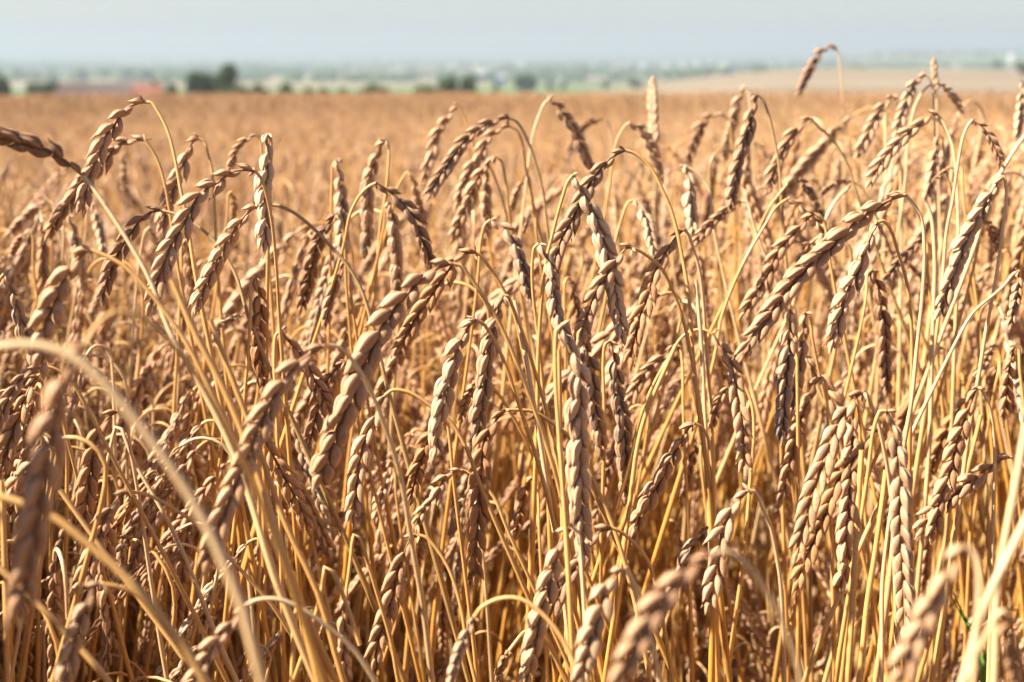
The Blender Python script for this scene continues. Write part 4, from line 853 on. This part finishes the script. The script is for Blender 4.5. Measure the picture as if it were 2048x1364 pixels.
# ---------------------------------------------------------------- the rest of the field, past counting: one object of instanced stalks
def field():
    rp = random.Random(9)
    pc = bpy.data.collections.new("field_stalks")
    st2 = ['tan', 'tan', 'pale', 'orange', 'tan', 'grey', 'pink', 'pale', 'tan', 'pink', 'pale', 'tan']
    protos = []
    for i in range(12): protos.append(plant_meshes(rp, 1, st2[i], rp.choice(('gold', 'pale')), True))
    for c in range(5):          # clumps for the far field
        a = Acc(); nn = 26; R0 = .55
        for k in range(nn):
            m = plant_meshes(rp, 0, st2[rp.randrange(12)], 'gold', False)
            for q, me in enumerate(m[:2]):
                V = np.zeros(len(me.vertices) * 3, np.float32); me.vertices.foreach_get("co", V); V = V.reshape(-1, 3)
                Q = np.zeros(len(me.loops), np.int32); me.loops.foreach_get("vertex_index", Q); Q = Q.reshape(-1, 4)
                C = np.zeros(len(V) * 4, np.float32); me.color_attributes["tint"].data.foreach_get("color", C); C = C.reshape(-1, 4)
                if q == 0: ang = rp.gauss(0, .9); dx, dy = R0 * rp.uniform(-1, 1), R0 * rp.uniform(-1, 1); sc = rp.uniform(.86, 1.1)
                W = V * sc; W = np.stack([W[:, 0] * math.cos(ang) - W[:, 1] * math.sin(ang) + dx, W[:, 0] * math.sin(ang) + W[:, 1] * math.cos(ang) + dy, W[:, 2]], 1)
                if c == 4: W[:, :2] *= 1.8
                a.add(W, Q, np.zeros((len(W), 2)), C, q)
                bpy.data.meshes.remove(me)
        protos.append(a.mesh("clump", [EARM['pale'], STEMM['pale' if c % 2 else 'gold']]))
    for c in range(3):          # withered lower leaves, dark bunches added to stand in for deep shade
        a = Acc()
        for k in range(16): build_leaf(a, (rp.uniform(-.06, .06), rp.uniform(-.06, .06), rp.uniform(.25, .78)), (rp.uniform(-1, 1), rp.uniform(-1, 1), rp.uniform(-.5, .3)), rp.uniform(.18, .34), rp.uniform(.012, .02), rp, 1.6)
        protos.append(a.mesh("leaves", LITTERM))
    for i, me in enumerate(protos):
        o = bpy.data.objects.new(f"field_stalk_{i:02d}", me); pc.objects.link(o)
    g = np.random.default_rng(3); P = []; Rz = []; Sc = []; Id = []
    def put(X, Y, idx, sc, hmul=None):
        P.append(np.stack([X, Y, ground_z(X, Y)], 1)); n = len(X)
        flip = np.where(g.random(n) < .72, 0, math.pi)
        Rz.append(np.stack([g.normal(0, .05, n), g.normal(0, .05, n), g.normal(0, .8, n) + flip], 1)); Sc.append(sc); Id.append(idx)
    def polar(n, d0, d1, a0, a1):
        D = np.sqrt(g.uniform(d0 * d0, d1 * d1, n)); A = g.uniform(a0, a1, n); return D * np.sin(A), D * np.cos(A)
    # beside and behind the camera's view: the neighbours that throw the shade
    n = 17000; X, Y = g.uniform(-2.4, 1.6, n), g.uniform(-.9, 3.0, n)
    D = np.hypot(X, Y); A = np.abs(np.arctan2(X, Y)); side = (np.abs(X) > np.maximum(.14 + .365 * Y, .30) + (X > 0) * (.09 + .05 * np.maximum(Y, 0))) & ~((Y < .5) & (np.abs(X) < .5))
    X, Y = X[side], Y[side]; put(X, Y, g.integers(0, 12, len(X)), np.clip(g.normal(1.06, .07, len(X)), .85, 1.18) + .16 * (X < -(.34 + .40 * np.maximum(Y, .2))))
    # low growth under the picture's lower edge and between the front stalks
    n = 300; X, Y = polar(n, .75, 1.5, -.02, .42); put(X, Y, g.integers(0, 12, n), np.clip(g.normal(.72, .06, n), .5, .80))
    n = 300; X, Y = polar(n, 1.55, 2.05, -.06, .42); put(X, Y, g.integers(0, 12, n), np.clip(g.normal(1.0, .06, n), .85, 1.1))
    n = 420; X, Y = polar(n, .8, 1.25, -.46, -.0); put(X, Y, g.integers(0, 12, n), np.clip(g.normal(.61, .06, n), .45, .72))
    n = 200; X, Y = polar(n, .95, 1.5, -.47, -.325); put(X, Y, g.integers(0, 12, n), np.clip(g.normal(.97, .06, n), .85, 1.08))
    n = 110; X, Y = polar(n, 1.22, 1.58, -.325, -.06); put(X, Y, g.integers(0, 12, n), np.clip(g.normal(.92, .05, n), .8, 1.0))
    n = 260; X, Y = polar(n, 1.2, 1.55, -.46, -.0); put(X, Y, g.integers(0, 12, n), np.clip(g.normal(.71, .05, n), .6, .78))
    n = 380; X, Y = polar(n, 1.5, 2.1, -.46, .0); put(X, Y, g.integers(0, 12, n), np.clip(g.normal(.95, .06, n), .8, 1.05))
    n = 330; X, Y = polar(n, 1.85, 2.6, -.44, .02); put(X, Y, g.integers(0, 12, n), np.clip(g.normal(.95, .07, n), .7, 1.06))
    n = 420; X, Y = polar(n, 1.25, 2.5, -.46, .04); put(X, Y, g.integers(17, 20, n), np.clip(g.normal(.88, .1, n), .6, 1.05))  # dark leaf bunches, taller and denser where the lower left should look shaded
    n = 260; X, Y = polar(n, 1.3, 2.5, .04, .44); put(X, Y, g.integers(17, 20, n), np.clip(g.normal(.66, .08, n), .5, .85))
    def dens(X, Y):
        D = np.hypot(X, Y); A = np.arctan2(X, Y)
        gap = np.exp(-((D - 3.7) / .5) ** 2) * (1 - sstep(-.05, .16, A))
        return 1 - .6 * gap
    for (d0, d1, rho, a) in ((2.05, 4, 430, .44), (4, 7, 220, .44), (7, 14, 110, .42), (14, 30, 34, .40)):
        n = int(rho * a * (d1 * d1 - d0 * d0)); X, Y = polar(n, d0, d1, -a, a); k = g.random(n) < dens(X, Y); X, Y = X[k], Y[k]
        D = np.hypot(X, Y); A = np.arctan2(X, Y)
        sc = np.clip(g.normal(1.0, .075, len(X)), .75, 1.2); sc = sc * np.where(D < 2.5, .95 + .17 * sstep(.02, .2, A), .97)
        sc = np.minimum(sc, np.where(D < 2.5, 1.12 + .04 * sstep(.05, .2, A), 1.1)); put(X, Y, g.integers(0, 12, len(X)), sc)
    for (d0, d1, rho, a, lo, hi) in ((14, 40, 2.6, .42, 12, 16), (40, 90, 1.5, .42, 12, 17), (90, 158, .55, .44, 16, 17)):
        n = int(rho * a * (d1 * d1 - d0 * d0)); X, Y = polar(n, d0, d1, -a, a); put(X, Y, g.integers(lo, hi, n), np.clip(g.normal(1.0, .07, n), .8, 1.2))
    P_, Rz_, Sc_, Id_ = np.concatenate(P), np.concatenate(Rz), np.concatenate(Sc), np.concatenate(Id)
    me = bpy.data.meshes.new("spelt_field"); me.vertices.add(len(P_)); me.vertices.foreach_set("co", P_.astype(np.float32).ravel())
    for nm, ty, key, arr in (("rot", 'FLOAT_VECTOR', "vector", Rz_), ("scl", 'FLOAT', "value", Sc_), ("pid", 'INT', "value", Id_)):
        at = me.attributes.new(nm, ty, 'POINT'); at.data.foreach_set(key, np.ascontiguousarray(arr, np.int32 if ty == 'INT' else np.float32).ravel())
    me.update()
    o = solid("spelt_field", me, "ripe golden spelt covering the field to its far edge", "crop", "stuff")
    ng = bpy.data.node_groups.new("grow", 'GeometryNodeTree')
    ng.interface.new_socket("Geometry", in_out='INPUT', socket_type='NodeSocketGeometry'); ng.interface.new_socket("Geometry", in_out='OUTPUT', socket_type='NodeSocketGeometry')
    gi, go = ng.nodes.new("NodeGroupInput"), ng.nodes.new("NodeGroupOutput")
    ci = ng.nodes.new("GeometryNodeCollectionInfo"); ci.inputs["Collection"].default_value = pc; ci.inputs["Separate Children"].default_value = True; ci.inputs["Reset Children"].default_value = True
    ip = ng.nodes.new("GeometryNodeInstanceOnPoints"); ip.inputs["Pick Instance"].default_value = True
    def attr(nm, ty):
        a = ng.nodes.new("GeometryNodeInputNamedAttribute"); a.data_type = ty; a.inputs[0].default_value = nm
        return next(s for s in a.outputs if s.enabled and s.name == "Attribute")
    e2r = ng.nodes.new("FunctionNodeEulerToRotation")
    L = ng.links.new
    L(gi.outputs[0], ip.inputs["Points"]); L(ci.outputs[0], ip.inputs["Instance"]); L(attr("pid", 'INT'), ip.inputs["Instance Index"])
    L(attr("rot", 'FLOAT_VECTOR'), e2r.inputs[0]); L(e2r.outputs[0], ip.inputs["Rotation"]); L(attr("scl", 'FLOAT'), ip.inputs["Scale"]); L(ip.outputs[0], go.inputs[0])
    md = o.modifiers.new("grow", 'NODES'); md.node_group = ng
    print("field instances", len(P_))

def green_blades():
    m, t, b = new_mat("green_blade"); at = N(t, "ShaderNodeAttribute", attribute_name="tint"); sp = N(t, "ShaderNodeSeparateColor"); t.links.new(at.outputs[0], sp.inputs[0])
    finish(t, b, mixc(t, sp.outputs[0], (.06, .17, .02), (.13, .28, .04)), .45, .4, .3)
    rg = random.Random(12); p = px(1935, 1364, 1.12); base = np.array((p[0], p[1], float(ground_z(p[0], p[1])) - .01))
    o = thing("grass_tuft", base, "small tuft of fresh green grass low among the straws near the bottom right", "grass tuft")
    for C in ("1976,1364 1965,1320 1940,1260 1915,1215 1895,1180", "1985,1364 1958,1270 1925,1225 1905,1212", "1966,1364 1955,1300 1932,1240 1908,1190 1900,1170"):
        P = root_path([px(x, y, 1.12 + rg.uniform(-.02, .02)) for x, y in pts_of(C)[::-1]], px(1960, 1320, 1.12), rg); P[-1] = base.copy()
        Q, L = smooth_path(P, 40); s = np.linspace(0, 1, 40); wv = .0035 * np.minimum(1, s * 5 + .05); T = nrm(np.gradient(Q, axis=0)); A = nrm(np.cross(T, (0, 1, .3))); B = np.cross(T, A)
        V = np.stack([Q - A * wv[:, None] + B * .3 * wv[:, None], Q, Q + A * wv[:, None] + B * .3 * wv[:, None]], 1).reshape(-1, 3) - base
        i = np.arange(39)[:, None] * 3; j = np.arange(2)[None]; F = np.stack([i + j, i + j + 1, i + j + 4, i + j + 3], -1).reshape(-1, 4)
        a = Acc(); a.add(V, F, np.zeros((len(V), 2)), (rg.random(), 0, 0, 0)); part("blade", a.mesh("blade", m), o)

green_blades()
terrain()
far_things()
field()
haze()
